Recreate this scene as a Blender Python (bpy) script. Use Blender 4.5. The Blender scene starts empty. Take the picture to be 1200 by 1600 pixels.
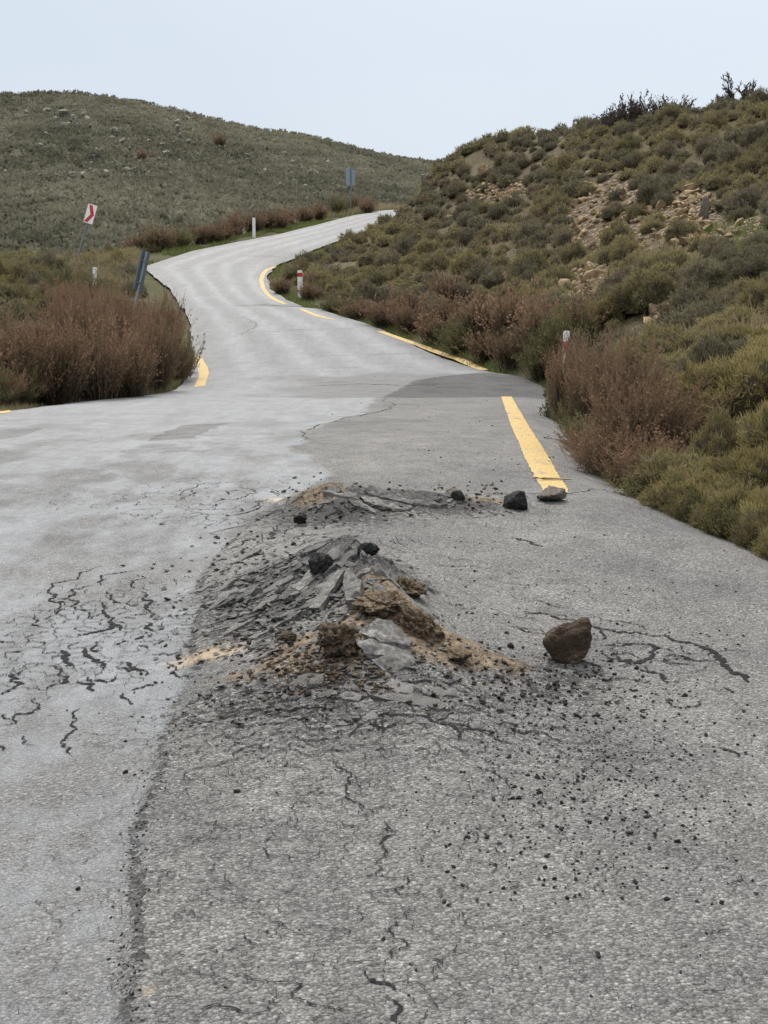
import bpy, bmesh, math, random
import numpy as np
from mathutils import Vector, Matrix, noise as mnoise

# ------------------------------------------------------------------ camera, sky, sun, exposure
SC = bpy.context.scene
COL = SC.collection
F = 1900.0                        # focal length in photograph pixels (photograph is 1200 x 1600)
PITCH = math.atan((800 - 545) / F)
CH = 1.5
cam_d = bpy.data.cameras.new('camera')
cam = bpy.data.objects.new('camera', cam_d)
COL.objects.link(cam)
cam.location = (0, 0, CH)
cam.rotation_euler = (math.pi / 2 - PITCH, 0, 0)
cam_d.sensor_fit = 'VERTICAL'
cam_d.sensor_height = 24.0
cam_d.sensor_width = 18.0
cam_d.lens = F / 1600.0 * 24.0
cam_d.clip_start = 0.05
cam_d.clip_end = 8000
SC.camera = cam

SUN_EL = math.radians(52)
SUN_AZ = math.radians(-14)        # measured from +Y (view direction) towards +X
world = bpy.data.worlds.new("World")
SC.world = world
world.use_nodes = True
nt = world.node_tree
nt.nodes.clear()
w_out = nt.nodes.new('ShaderNodeOutputWorld')
w_bg = nt.nodes.new('ShaderNodeBackground')
w_sky = nt.nodes.new('ShaderNodeTexSky')
w_sky.sky_type = 'NISHITA'
w_sky.sun_disc = False
w_sky.sun_elevation = SUN_EL
w_sky.sun_rotation = SUN_AZ
w_sky.air_density = 1.0
w_sky.dust_density = 2.0
w_sky.ozone_density = 1.5
w_geo = nt.nodes.new('ShaderNodeTexCoord')
w_map = nt.nodes.new('ShaderNodeMapping')
w_map.inputs['Scale'].default_value = (1.0, 1.0, 2.6)
nt.links.new(w_geo.outputs['Generated'], w_map.inputs['Vector'])
w_noise = nt.nodes.new('ShaderNodeTexNoise')
w_noise.inputs['Scale'].default_value = 1.6
w_noise.inputs['Detail'].default_value = 4
w_noise.inputs['Roughness'].default_value = 0.45
nt.links.new(w_map.outputs[0], w_noise.inputs['Vector'])
# thin cloud veil, thicker and brighter to the upper right
w_dot = nt.nodes.new('ShaderNodeVectorMath')
w_dot.operation = 'DOT_PRODUCT'
gl = Vector((0.42, 0.72, 0.62)).normalized()
w_dot.inputs[1].default_value = gl
nt.links.new(w_geo.outputs['Generated'], w_dot.inputs[0])
w_gr = nt.nodes.new('ShaderNodeMapRange')
w_gr.inputs['From Min'].default_value = 0.74
w_gr.inputs['From Max'].default_value = 0.99
w_gr.inputs['To Min'].default_value = 0.0
w_gr.inputs['To Max'].default_value = 1.0
nt.links.new(w_dot.outputs['Value'], w_gr.inputs['Value'])
w_add = nt.nodes.new('ShaderNodeMath')
w_add.operation = 'MULTIPLY_ADD'
nt.links.new(w_noise.outputs['Fac'], w_add.inputs[0])
w_add.inputs[1].default_value = 0.9
w_add.inputs[2].default_value = -0.36
w_add2 = nt.nodes.new('ShaderNodeMath')
w_add2.operation = 'ADD'
w_add2.use_clamp = True
nt.links.new(w_gr.outputs[0], w_add2.inputs[0])
nt.links.new(w_add.outputs[0], w_add2.inputs[1])
w_cl = nt.nodes.new('ShaderNodeMix')
w_cl.data_type = 'RGBA'
nt.links.new(w_add2.outputs[0], w_cl.inputs[0])
w_cl.inputs[6].default_value = (4.9, 5.5, 6.15, 1)
w_cl.inputs[7].default_value = (6.5, 6.95, 7.5, 1)
w_mix = nt.nodes.new('ShaderNodeMix')
w_mix.data_type = 'RGBA'
w_mix.inputs[0].default_value = 0.82
nt.links.new(w_sky.outputs[0], w_mix.inputs[6])
nt.links.new(w_cl.outputs[2], w_mix.inputs[7])
# an overcast sky is several times brighter overhead than near the horizon
w_sep = nt.nodes.new('ShaderNodeSeparateXYZ')
nt.links.new(w_geo.outputs['Generated'], w_sep.inputs[0])
w_el = nt.nodes.new('ShaderNodeMapRange')
w_el.interpolation_type = 'SMOOTHSTEP'
w_el.inputs['From Min'].default_value = 0.22
w_el.inputs['From Max'].default_value = 0.85
w_el.inputs['To Min'].default_value = 1.0
w_el.inputs['To Max'].default_value = 2.7
nt.links.new(w_sep.outputs['Z'], w_el.inputs['Value'])
w_el.inputs['To Min'].default_value = 0.0
w_el.inputs['To Max'].default_value = 1.0
w_sc = nt.nodes.new('ShaderNodeMix')
w_sc.data_type = 'RGBA'
nt.links.new(w_el.outputs[0], w_sc.inputs[0])
nt.links.new(w_mix.outputs[2], w_sc.inputs[6])
w_sc.inputs[7].default_value = (14.2, 14.0, 13.8, 1)
nt.links.new(w_sc.outputs[2], w_bg.inputs['Color'])
w_bg.inputs['Strength'].default_value = 0.1
nt.links.new(w_bg.outputs[0], w_out.inputs[0])

sun_d = bpy.data.lights.new('sun', 'SUN')
sun_d.energy = 3.3
sun_d.angle = math.radians(16)
sun_d.color = (1.0, 0.95, 0.88)
sun = bpy.data.objects.new('sun', sun_d)
COL.objects.link(sun)
sd = Vector((math.sin(SUN_AZ) * math.cos(SUN_EL), math.cos(SUN_AZ) * math.cos(SUN_EL), math.sin(SUN_EL)))
sun.rotation_euler = (-sd).to_track_quat('-Z', 'Y').to_euler()
sun.location = sd * 50

SC.view_settings.view_transform = 'Standard'
SC.view_settings.look = 'None'
SC.view_settings.gamma = 1
SC.view_settings.exposure = 0.35
SC.cycles.max_bounces = 5
SC.cycles.diffuse_bounces = 2
SC.cycles.transparent_max_bounces = 4
SC.cycles.use_denoising = True

RNG = np.random.default_rng(7)
random.seed(7)

# ------------------------------------------------------------------ numeric helpers
def _hash(ix, iy, seed):
    h = (ix.astype(np.int64) * 374761393 + iy.astype(np.int64) * 668265263 + seed * 1442695041) & 0x7fffffff
    h = ((h ^ (h >> 13)) * 1274126177) & 0x7fffffff
    h = (h ^ (h >> 16)) & 0xffffff
    return h / float(0xffffff)

def vnoise(x, y, seed=0):
    x = np.asarray(x, float); y = np.asarray(y, float)
    ix = np.floor(x); iy = np.floor(y)
    fx = x - ix; fy = y - iy
    fx = fx * fx * (3 - 2 * fx); fy = fy * fy * (3 - 2 * fy)
    a = _hash(ix, iy, seed); b = _hash(ix + 1, iy, seed)
    c = _hash(ix, iy + 1, seed); d = _hash(ix + 1, iy + 1, seed)
    return (a * (1 - fx) + b * fx) * (1 - fy) + (c * (1 - fx) + d * fx) * fy

def fbm(x, y, seed=0, oct=4, gain=0.5):
    s = 0; a = 1; t = 0
    for o in range(oct):
        s = s + a * vnoise(x * 2 ** o, y * 2 ** o, seed + 17 * o)
        t += a; a *= gain
    return s / t * 2 - 1          # -1..1

def sstep(a, b, x):
    t = np.clip((np.asarray(x, float) - a) / (b - a), 0, 1)
    return t * t * (3 - 2 * t)

def pchip(xs, ys):
    xs = np.array(xs, float); ys = np.array(ys, float)
    h = np.diff(xs); d = np.diff(ys) / h
    m = np.zeros_like(ys); m[0] = d[0]; m[-1] = d[-1]
    for i in range(1, len(xs) - 1):
        if d[i - 1] * d[i] > 0:
            w1 = 2 * h[i] + h[i - 1]; w2 = h[i] + 2 * h[i - 1]
            m[i] = (w1 + w2) / (w1 / d[i - 1] + w2 / d[i])
    def f(x):
        x = np.asarray(x, float)
        xc = np.clip(x, xs[0], xs[-1])
        k = np.clip(np.searchsorted(xs, xc) - 1, 0, len(xs) - 2)
        t = (xc - xs[k]) / h[k]
        r = ((1 + 2 * t) * (1 - t) ** 2 * ys[k] + t * (1 - t) ** 2 * h[k] * m[k]
             + t * t * (3 - 2 * t) * ys[k + 1] + t * t * (t - 1) * h[k] * m[k + 1])
        return r + np.where(x < xs[0], (x - xs[0]) * m[0], 0) + np.where(x > xs[-1], (x - xs[-1]) * m[-1], 0)
    return f

# longitudinal profile of the road: level, then up the valley side
f_road = pchip([-12, 0, 2.7, 4, 5.76, 8, 9.5, 13, 18, 24, 28, 33, 40, 49, 60, 70, 80, 90, 100, 112, 130],
               [-.05, 0, 0, .02, .10, .27, .40, .52, .53, .55, .85, 1.35, 2.5, 3.7, 5.7, 7.6, 9.4, 11.2, 12.6, 13.4, 13.8])

CT, ST = math.cos(PITCH), math.sin(PITCH)
YS = np.geomspace(1.6, 420, 6000)

def ray(u, v):
    a = (u - 600) / F; b = (800 - v) / F
    dy = CT + b * ST; dz = -ST + b * CT
    return a / dy, dz / dy

def hit(u, v, surf):
    """where the line of sight through a photograph pixel meets a height surface"""
    sx, sz = ray(u, v)
    X = sx * YS; Z = CH + sz * YS
    S = surf(X, YS)
    below = np.nonzero(Z <= S)[0]
    k = below[0] if len(below) else len(YS) - 1
    if k == 0:
        return np.array([X[0], YS[0], S[0]])
    d0 = Z[k - 1] - S[k - 1]; d1 = Z[k] - S[k]
    t = d0 / (d0 - d1) if d0 != d1 else 0
    Y = YS[k - 1] + t * (YS[k] - YS[k - 1])
    x = sx * Y
    return np.array([x, Y, float(surf(np.array([x]), np.array([Y]))[0])])

_VT = np.linspace(400, 1760, 2400)
def _flatY():
    out = []
    for v in np.linspace(310, 1760, 1451):
        sx, sz = ray(600, v)
        Z = CH + sz * YS
        k = np.nonzero(Z <= f_road(YS))[0]
        out.append(YS[k[0]] if len(k) else YS[-1])
    return np.array(out)
_FY = _flatY()
def hit_near(u, v, surf):
    Y0 = float(np.interp(v, np.linspace(310, 1760, 1451), _FY))
    sx, sz = ray(u, v)
    yy = np.linspace(Y0 * 0.70, Y0 * 1.10, 220)
    Z = CH + sz * yy
    S = surf(sx * yy, yy)
    b = np.nonzero(Z <= S)[0]
    k = b[0] if len(b) and b[0] > 0 else (1 if len(b) else len(yy) - 1)
    d0 = Z[k - 1] - S[k - 1]; d1 = Z[k] - S[k]
    t = min(1, max(0, d0 / (d0 - d1))) if d0 != d1 else 0
    Y = yy[k - 1] + t * (yy[k] - yy[k - 1]); x = sx * Y
    return np.array([x, Y, S[k - 1] + t * (S[k] - S[k - 1])])

def at(u, v, Y):
    sx, sz = ray(u, v)
    return np.array([sx * Y, Y, CH + sz * Y])

def zat(v, Y): return CH + ray(600, v)[1] * Y
def xat(u, v, Y): return ray(u, v)[0] * Y

def proj(X, Y, Z):
    z = Z - CH
    fw = Y * CT - z * ST; up = Y * ST + z * CT
    return 600 + F * X / fw, 800 - F * up / fw

flat = lambda X, Y: f_road(Y)
def edge_fn(pxs, pre, post):
    P = [hit(u, v, flat)[:2] for u, v in pxs]
    P = pre + [(p[1], p[0]) for p in P] + post
    P.sort()
    Yg = np.linspace(-12, 140, 1520)
    Xg = np.interp(Yg, [p[0] for p in P], [p[1] for p in P])
    k = np.exp(-np.linspace(-2.2, 2.2, 17) ** 2); k /= k.sum()
    Xs = np.convolve(np.pad(Xg, 8, mode='edge'), k, 'valid')
    return lambda Y: np.interp(Y, Yg, Xs)

XR = edge_fn([(1200, 838), (1060, 780), (970, 737), (905, 692), (875, 640), (850, 600), (768, 580), (600, 514), (478, 480),
              (424, 452), (418, 430), (432, 414), (490, 390), (600, 352), (645, 335)],
             [(-12, 4.2), (2, 3.7), (4, 3.3), (6, 2.9)], [(100, 7.5), (112, 15), (140, 32)])
XL = edge_fn([(0, 640), (150, 622), (270, 606), (300, 580), (300, 545), (295, 500), (265, 450), (222, 416), (300, 391),
              (430, 366), (530, 341), (635, 319)],
             [(-12, -19), (4, -17), (9, -14), (13, -11.5), (16, -9)], [(104, 2.5), (115, 8), (140, 20)])
# border between the polished lane and the rough, lifted lane
XB = edge_fn([(205, 1600), (188, 1480), (205, 1380), (212, 1290), (250, 1170), (295, 1080), (300, 1000), (312, 900),
              (372, 835), (440, 782), (530, 745), (462, 705), (480, 672), (572, 645), (588, 622)],
             [(-12, -.6), (2.0, -.6)], [(27.5, 0.6), (29, 3), (31, 9), (140, 60)])

# ------------------------------------------------------------------ mound on the road
def gw(X, Y, c, sx, sy, rot=0.0):
    dx = X - c[0]; dy = Y - c[1]
    cr, sr = math.cos(rot), math.sin(rot)
    a = (dx * cr + dy * sr) / sx; b = (-dx * sr + dy * cr) / sy
    return np.exp(-(a * a + b * b))

import functools
@functools.lru_cache(None)
def P2(u, v):
    return hit(u, v, flat)
@functools.lru_cache(None)
def PM(u, v):
    return hit_near(u, v, lambda X, Y: f_road(Y) + mound(X, Y))

M_A = P2(555, 1000)      # broad heave
M_B = P2(545, 952)       # crest
M_C = P2(575, 1015)      # front shoulder
M_D = P2(560, 795)       # second, lower heave further back
M_E = P2(660, 790)
M_F = P2(470, 930)       # left flank
MOUND_B = [M_A, M_B, M_C, M_D]

RIDGE = [(P2(490, 915), .06), (P2(548, 955), .28), (P2(585, 1000), .24), (P2(625, 1045), .13), (P2(670, 1085), .02)]
def ridge(X, Y):
    """the burst crest: a tent-shaped fold running towards the viewer"""
    z = 0.0
    for (a, ha), (b, hb) in zip(RIDGE[:-1], RIDGE[1:]):
        d = b - a; L2 = d @ d
        t = np.clip(((X - a[0]) * d[0] + (Y - a[1]) * d[1]) / L2, 0, 1)
        r = np.hypot(X - a[0] - t * d[0], Y - a[1] - t * d[1])
        z = np.maximum(z, (ha + (hb - ha) * t) * np.exp(-(r / 0.24) ** 1.25))
    return z

def mound(X, Y):
    z = 0.11 * gw(X, Y, M_A, 0.70, 1.3) + 0.09 * gw(X, Y, P2(560, 1090), 0.55, 0.55) + 0.05 * gw(X, Y, P2(560, 870), 0.8, 0.8)
    z = z + ridge(X, Y)
    z = z + 0.07 * gw(X, Y, M_F, 0.34, 0.5)
    z = z + 0.15 * gw(X, Y, P2(520, 800), 0.30, 0.40, 0.2)
    z = z + 0.10 * gw(X, Y, P2(640, 793), 0.42, 0.26, -0.1)
    return z

def broken(X, Y):
    """0..1, how shattered the asphalt is"""
    b = 0.75 * gw(X, Y, PM(420, 940), 0.42, 0.75)
    b = np.maximum(b, 1.0 * gw(X, Y, M_B, 0.36, 0.75))
    b = np.maximum(b, 0.95 * gw(X, Y, PM(520, 790), 0.50, 0.42))
    b = np.maximum(b, 0.9 * gw(X, Y, PM(670, 785), 0.62, 0.26))
    b = np.maximum(b, 0.42 * gw(X, Y, PM(420, 1110), 0.55, 0.35))
    b = np.maximum(b, 0.5 * gw(X, Y, PM(860, 1070), 0.35, 0.35))
    b = np.maximum(b, 0.28 * gw(X, Y, PM(950, 1180), 0.38, 0.35))
    e = np.exp(-((X - XB(Y) - 0.02 - 0.05 * fbm(X * 2.5, Y * 2.5, 9)) / 0.026) ** 2) * (Y < 9.0)
    b = np.maximum(b, np.clip(0.55 + 0.5 * fbm(X * 6, Y * 3, 6), 0, 1) * e)
    return np.clip(b, 0, 1)

def soil(X, Y):
    s = 1.2 * gw(X, Y, PM(490, 1030), 0.24, 0.30)
    s = np.maximum(s, 1.2 * gw(X, Y, PM(540, 1010), 0.16, 0.25))
    s = np.maximum(s, 1.3 * gw(X, Y, PM(600, 950), 0.17, 0.34, 0.2))
    s = np.maximum(s, 1.3 * gw(X, Y, PM(650, 985), 0.18, 0.30, 0.3))
    s = np.maximum(s, 1.2 * gw(X, Y, PM(705, 1025), 0.19, 0.24, -0.5))
    s = np.maximum(s, 0.85 * gw(X, Y, PM(780, 1045), 0.20, 0.18))
    s = np.maximum(s, 1.05 * gw(X, Y, PM(500, 775), 0.24, 0.26))
    s = np.maximum(s, 0.8 * gw(X, Y, PM(760, 787), 0.22, 0.16))
    s = np.maximum(s, 0.62 * gw(X, Y, PM(380, 1068), 0.26, 0.12))
    return s

def sand(X, Y):
    s = 1.0 * gw(X, Y, PM(330, 1028), 0.20, 0.13)
    s = np.maximum(s, 0.7 * gw(X, Y, PM(437, 780), 0.18, 0.14))
    s = np.maximum(s, 0.55 * gw(X, Y, PM(232, 1563), 0.03, 0.03))
    return s

def road_z(X, Y):
    X = np.asarray(X, float); Y = np.asarray(Y, float)
    z = f_road(Y) + mound(X, Y)
    z = z + 0.02 * fbm(X * 0.45, Y * 0.35, 3) * sstep(1, 6, Y)
    z = z + 0.10 * np.exp(-((Y - 42.0) / 1.0) ** 2) + 0.05 * np.exp(-((Y - 29.0 + .3 * X) / 0.8) ** 2) - 0.05 * np.exp(-((Y - 26 + .2 * X) / 1.2) ** 2)
    near = 1 - sstep(14, 22, Y)
    z = z + near * 0.022 * sstep(-0.02, 0.05, X - XB(Y) + 0.05 * fbm(X * 2.5, Y * 2.5, 9)) * (1 - sstep(9, 10.5, Y))
    b = broken(X, Y) * near
    z = z + b * 0.045 * fbm(X * 6.5, Y * 5.5, 21, 4)
    lam = np.abs(fbm(X * 3.0, Y * 9.0, 33, 3))
    mz = gw(X, Y, P2(520, 930), 1.3, 2.2)
    z = z + b * mz * 0.022 * (0.3 - lam) + b * 0.012 * fbm(X * 22, Y * 18, 40, 2)
    s = np.clip(soil(X, Y), 0, 1) * near
    z = z + s * (0.022 + 0.020 * fbm(X * 9, Y * 9, 50, 3))
    d = XR(Y) - X
    z = z - 0.11 * (1 - sstep(-0.05, 0.75, d)) * sstep(1, 4, Y) * (1 - sstep(18, 24, Y))
    z = z - 0.03 * (1 - sstep(0.0, 0.5, d)) - 0.03 * (1 - sstep(0, 0.5, X - XL(Y)))
    return z

# ------------------------------------------------------------------ terrain
def tps_fit(P, reg=0.02):
    P = np.array(P, float); n = len(P)
    A = P[:, :2] / 20.0
    d = np.hypot(A[:, None, 0] - A[None, :, 0], A[:, None, 1] - A[None, :, 1])
    K = np.where(d > 0, d * d * np.log(d + 1e-12), 0) + reg * 0.05 * np.eye(n)
    Q = np.c_[np.ones(n), A]
    M = np.block([[K, Q], [Q.T, np.zeros((3, 3))]])
    s = np.linalg.solve(M, np.r_[P[:, 2], 0, 0, 0])
    def ev(X, Y):
        sh = np.shape(X)
        x = np.ravel(X) / 20.0; y = np.ravel(Y) / 20.0
        out = np.empty(len(x))
        for i in range(0, len(x), 20000):
            xx = x[i:i + 20000]; yy = y[i:i + 20000]
            r = np.hypot(xx[:, None] - A[None, :, 0], yy[:, None] - A[None, :, 1])
            out[i:i + 20000] = (np.where(r > 0, r * r * np.log(r + 1e-12), 0) @ s[:n]) + s[n] + s[n + 1] * xx + s[n + 2] * yy
        return out.reshape(sh)
    return ev

R_PTS = []
for Y in [-10, -4, 0, 4, 7, 9, 11, 14, 18, 22, 26, 30, 34, 38, 42, 46, 50, 55, 60, 66, 72, 78, 84, 90, 100]:
    R_PTS.append((float(XR(Y)), Y, float(f_road(Y)) - 0.05))
SKY_R = [(645, 305, 88), (665, 277, 86), (700, 255, 84), (760, 229, 80), (850, 214, 76), (930, 200, 72), (1050, 187, 67),
         (1100, 175, 65), (1200, 163, 61), (1400, 135, 56), (1700, 110, 50)]
for u, v, Y in SKY_R + [
        (700, 480, 43), (700, 420, 51), (700, 350, 61), (640, 400, 63), (660, 340, 72), (600, 470, 46), (560, 430, 55),
        (850, 545, 29), (850, 470, 38), (850, 400, 47), (850, 320, 58), (850, 260, 67),
        (1000, 660, 13.5), (1000, 560, 20), (1000, 480, 28), (1000, 400, 37), (1000, 330, 46), (1000, 260, 56),
        (1150, 720, 10), (1150, 620, 13), (1150, 510, 20), (1150, 420, 28), (1150, 350, 36), (1150, 280, 45), (1150, 220, 53),
        (1350, 700, 8.5), (1300, 600, 12), (1300, 450, 22), (1300, 350, 32), (1300, 250, 44),
        (1700, 560, 9), (1700, 400, 18), (1700, 250, 32)]:
    R_PTS.append(tuple(at(u, v, Y)))
for u, v, Y in SKY_R[2:]:
    p = at(u, v, Y)
    R_PTS.append((p[0] + 2, p[1] + 14, p[2] - 0.6))
R_PTS += [(30, 100, 13.5), (45, 85, 15), (60, 60, 17), (60, 20, 13), (40, 0, 8), (25, -10, 5), (20, 120, 13), (60, 120, 13)]
tps_R = tps_fit(R_PTS)

L_PTS = []
for Y in [-10, -4, 4, 9, 13, 16, 20, 24, 28, 32, 36, 40, 45, 50, 55, 60, 66, 72, 78, 84, 90, 98, 110]:
    L_PTS.append((float(XL(Y)), Y, float(f_road(Y)) - 0.03))
    if Y >= 60:
        L_PTS.append((float(XL(Y)) - 5, Y + 2, float(f_road(Y)) - 0.2))
        L_PTS.append((float(XL(Y)) - 16, Y + 6, float(f_road(Y)) - 3.5))
for u, v, Y in [(0, 575, 25), (0, 515, 32), (0, 465, 40), (0, 425, 50), (100, 425, 55), (150, 414, 60), (60, 415, 56),
                (-200, 440, 48), (-200, 600, 21), (150, 590, 25), (250, 565, 29.5), (270, 530, 34), (200, 480, 42), (120, 540, 31),
                (-500, 560, 22), (-500, 450, 42)]:
    L_PTS.append(tuple(at(u, v, Y)))
L_PTS += [(-30, 75, 2), (-45, 60, 1), (-30, 100, 4), (-50, 120, 2), (-12, 118, 9), (-45, 30, 2), (-40, 0, 1), (-45, 100, 2)]
tps_L = tps_fit(L_PTS)

def terrain_z(X, Y):
    X = np.asarray(X, float); Y = np.asarray(Y, float)
    dR = X - XR(Y); dL = XL(Y) - X
    base = f_road(Y) - 0.14
    zr = tps_R(X, Y) - 0.10 * np.exp(-((dR - 0.5) / 0.5) ** 2)
    zl = tps_L(X, Y) - 0.05 * np.exp(-((dL - 0.5) / 0.5) ** 2)
    z = base + (zr - base) * sstep(-0.1, 1.1, dR) + (zl - base) * sstep(-0.1, 1.1, dL)
    n = 0.16 * fbm(X * 0.28, Y * 0.28, 60, 4) + 0.05 * fbm(X * 1.3, Y * 1.3, 61, 3)
    return z + n * sstep(0.4, 3.0, np.maximum(dR, dL))

SKY_L = pchip([-1400, -600, -200, 0, 100, 200, 300, 400, 500, 600, 700, 900, 1300, 2200],
              [260, 165, 146, 142, 143, 153, 172, 193, 211, 233, 249, 320, 400, 430])
def hill_z(X, Y):
    X = np.asarray(X, float); Y = np.asarray(Y, float)
    a = X / np.maximum(Y, 30)
    u = 600 + a * F * 1.035
    Yc = 300.0
    k_ = (800 - SKY_L(u)) / F
    zs = CH + (k_ * CT - ST) / (CT + k_ * ST) * Yc - 0.9
    z0 = 7.5
    s = np.clip((Y - 95) / (Yc - 95), -0.5, 1)
    z = z0 + (zs - z0) * (0.88 * s + 0.12 * s * s)
    over = np.maximum(Y - Yc, 0)
    z = z - 0.0009 * over ** 2 - 0.02 * over
    z = z + 1.1 * fbm(X * 0.03, Y * 0.03, 70, 4) * sstep(95, 150, Y) + 0.25 * fbm(X * 0.16, Y * 0.16, 71, 3)
    return z

# ------------------------------------------------------------------ mesh helpers
def make_mesh(name, V, faces, mats, face_mat=None, attrs=None, smooth=False):
    """faces: (n,3) or (n,4) array, or a list of such arrays"""
    if not isinstance(faces, list):
        faces = [faces]
    V = np.asarray(V, np.float32)
    me = bpy.data.meshes.new(name)
    me.vertices.add(len(V))
    me.vertices.foreach_set('co', V.ravel())
    tot = np.concatenate([np.full(len(f), f.shape[1], np.int32) for f in faces])
    loops = np.concatenate([np.asarray(f, np.int32).ravel() for f in faces])
    me.loops.add(len(loops))
    me.loops.foreach_set('vertex_index', loops)
    me.polygons.add(len(tot))
    me.polygons.foreach_set('loop_start', np.r_[0, np.cumsum(tot)[:-1]].astype(np.int32))
    me.polygons.foreach_set('loop_total', tot)
    if smooth:
        me.polygons.foreach_set('use_smooth', np.ones(len(tot), bool))
    for m in (mats if isinstance(mats, (list, tuple)) else [mats]):
        me.materials.append(m)
    if face_mat is not None:
        me.polygons.foreach_set('material_index', np.asarray(face_mat, np.int32))
    for k, a in (attrs or {}).items():
        at_ = me.attributes.new(k, 'FLOAT', 'POINT')
        at_.data.foreach_set('value', np.asarray(a, np.float32))
    me.update(calc_edges=True)
    me.validate()
    return me

def link(name, me, loc=(0, 0, 0), rot=(0, 0, 0), scale=(1, 1, 1), parent=None):
    o = bpy.data.objects.new(name, me)
    COL.objects.link(o)
    o.location = loc; o.rotation_euler = rot; o.scale = scale
    if parent is not None:
        o.parent = parent
    return o

def tag(o, label=None, cat=None, group=None, kind=None):
    if label: o['label'] = label
    if cat: o['category'] = cat
    if group: o['group'] = group
    if kind: o['kind'] = kind
    return o

def bm_mesh(name, bm, mat, smooth=False):
    me = bpy.data.meshes.new(name)
    bm.normal_update()
    bm.to_mesh(me); bm.free()
    if mat: me.materials.append(mat)
    if smooth:
        for p in me.polygons: p.use_smooth = True
    return me

def grid_faces(nr, nc):
    i = np.arange(nr * nc).reshape(nr, nc)
    return np.stack([i[:-1, :-1], i[:-1, 1:], i[1:, 1:], i[1:, :-1]], -1).reshape(-1, 4)

# ------------------------------------------------------------------ materials
class NT:
    def __init__(self, name, rough=0.9, spec=0.3):
        self.m = bpy.data.materials.new(name)
        self.m.use_nodes = True
        self.t = self.m.node_tree
        self.b = self.t.nodes['Principled BSDF']
        self.b.inputs['Roughness'].default_value = rough
        self.b.inputs['Specular IOR Level'].default_value = spec
    def n(self, typ, **kw):
        x = self.t.nodes.new(typ)
        for k, v in kw.items():
            if k in x.bl_rna.properties: setattr(x, k, v)
            else: x.inputs[k.replace('_', ' ')].default_value = v
        return x
    def l(self, a, b): self.t.links.new(a, b)
    def pos(self):
        return self.n('ShaderNodeTexCoord').outputs['Object']
    def wpos(self):
        return self.n('ShaderNodeNewGeometry').outputs['Position']
    def attr(self, name):
        return self.n('ShaderNodeAttribute', attribute_name=name).outputs['Fac']
    def mapping(self, vec, scale):
        m = self.n('ShaderNodeMapping'); m.inputs['Scale'].default_value = scale
        self.l(vec, m.inputs['Vector']); return m.outputs[0]
    def noise(self, vec, scale, detail=3, rough=0.55):
        x = self.n('ShaderNodeTexNoise'); x.inputs['Scale'].default_value = scale
        x.inputs['Detail'].default_value = detail; x.inputs['Roughness'].default_value = rough
        if vec is not None: self.l(vec, x.inputs['Vector'])
        return x.outputs['Fac']
    def vor(self, vec, scale, feature='F1'):
        x = self.n('ShaderNodeTexVoronoi'); x.feature = feature
        x.inputs['Scale'].default_value = scale
        self.l(vec, x.inputs['Vector']); return x
    def ramp(self, fac, stops):
        r = self.n('ShaderNodeValToRGB')
        while len(r.color_ramp.elements) < len(stops): r.color_ramp.elements.new(0.5)
        for e, (p, c) in zip(r.color_ramp.elements, stops):
            e.position = p
            e.color = (c, c, c, 1) if isinstance(c, (int, float)) else (*c, 1)
        self.l(fac, r.inputs['Fac']); return r.outputs['Color']
    def rng(self, fac, a, b, c=0.0, d=1.0):
        r = self.n('ShaderNodeMapRange'); self.l(fac, r.inputs['Value'])
        for k, v in (('From Min', a), ('From Max', b), ('To Min', c), ('To Max', d)): r.inputs[k].default_value = v
        return r.outputs[0]
    def math(self, op, a, b=None, clamp=False):
        x = self.n('ShaderNodeMath', operation=op, use_clamp=clamp)
        for i, v in enumerate((a, b)):
            if v is None: continue
            if isinstance(v, (int, float)): x.inputs[i].default_value = v
            else: self.l(v, x.inputs[i])
        return x.outputs[0]
    def mix(self, fac, a, b, mode='MIX'):
        x = self.n('ShaderNodeMix', data_type='RGBA', blend_type=mode)
        for i, v in ((0, fac), (6, a), (7, b)):
            if isinstance(v, (int, float)):
                x.inputs[i].default_value = v if i == 0 else (v, v, v, 1)
            elif isinstance(v, tuple): x.inputs[i].default_value = (*v, 1)
            else: self.l(v, x.inputs[i])
        return x.outputs[2]
    def bump(self, h, strength, dist):
        b = self.n('ShaderNodeBump'); b.inputs['Strength'].default_value = strength
        b.inputs['Distance'].default_value = dist
        self.l(h, b.inputs['Height']); self.l(b.outputs[0], self.b.inputs['Normal'])
    def color(self, c):
        if isinstance(c, tuple): self.b.inputs['Base Color'].default_value = (*c, 1)
        else: self.l(c, self.b.inputs['Base Color'])
    def rough(self, c): self.l(c, self.b.inputs['Roughness'])

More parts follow.
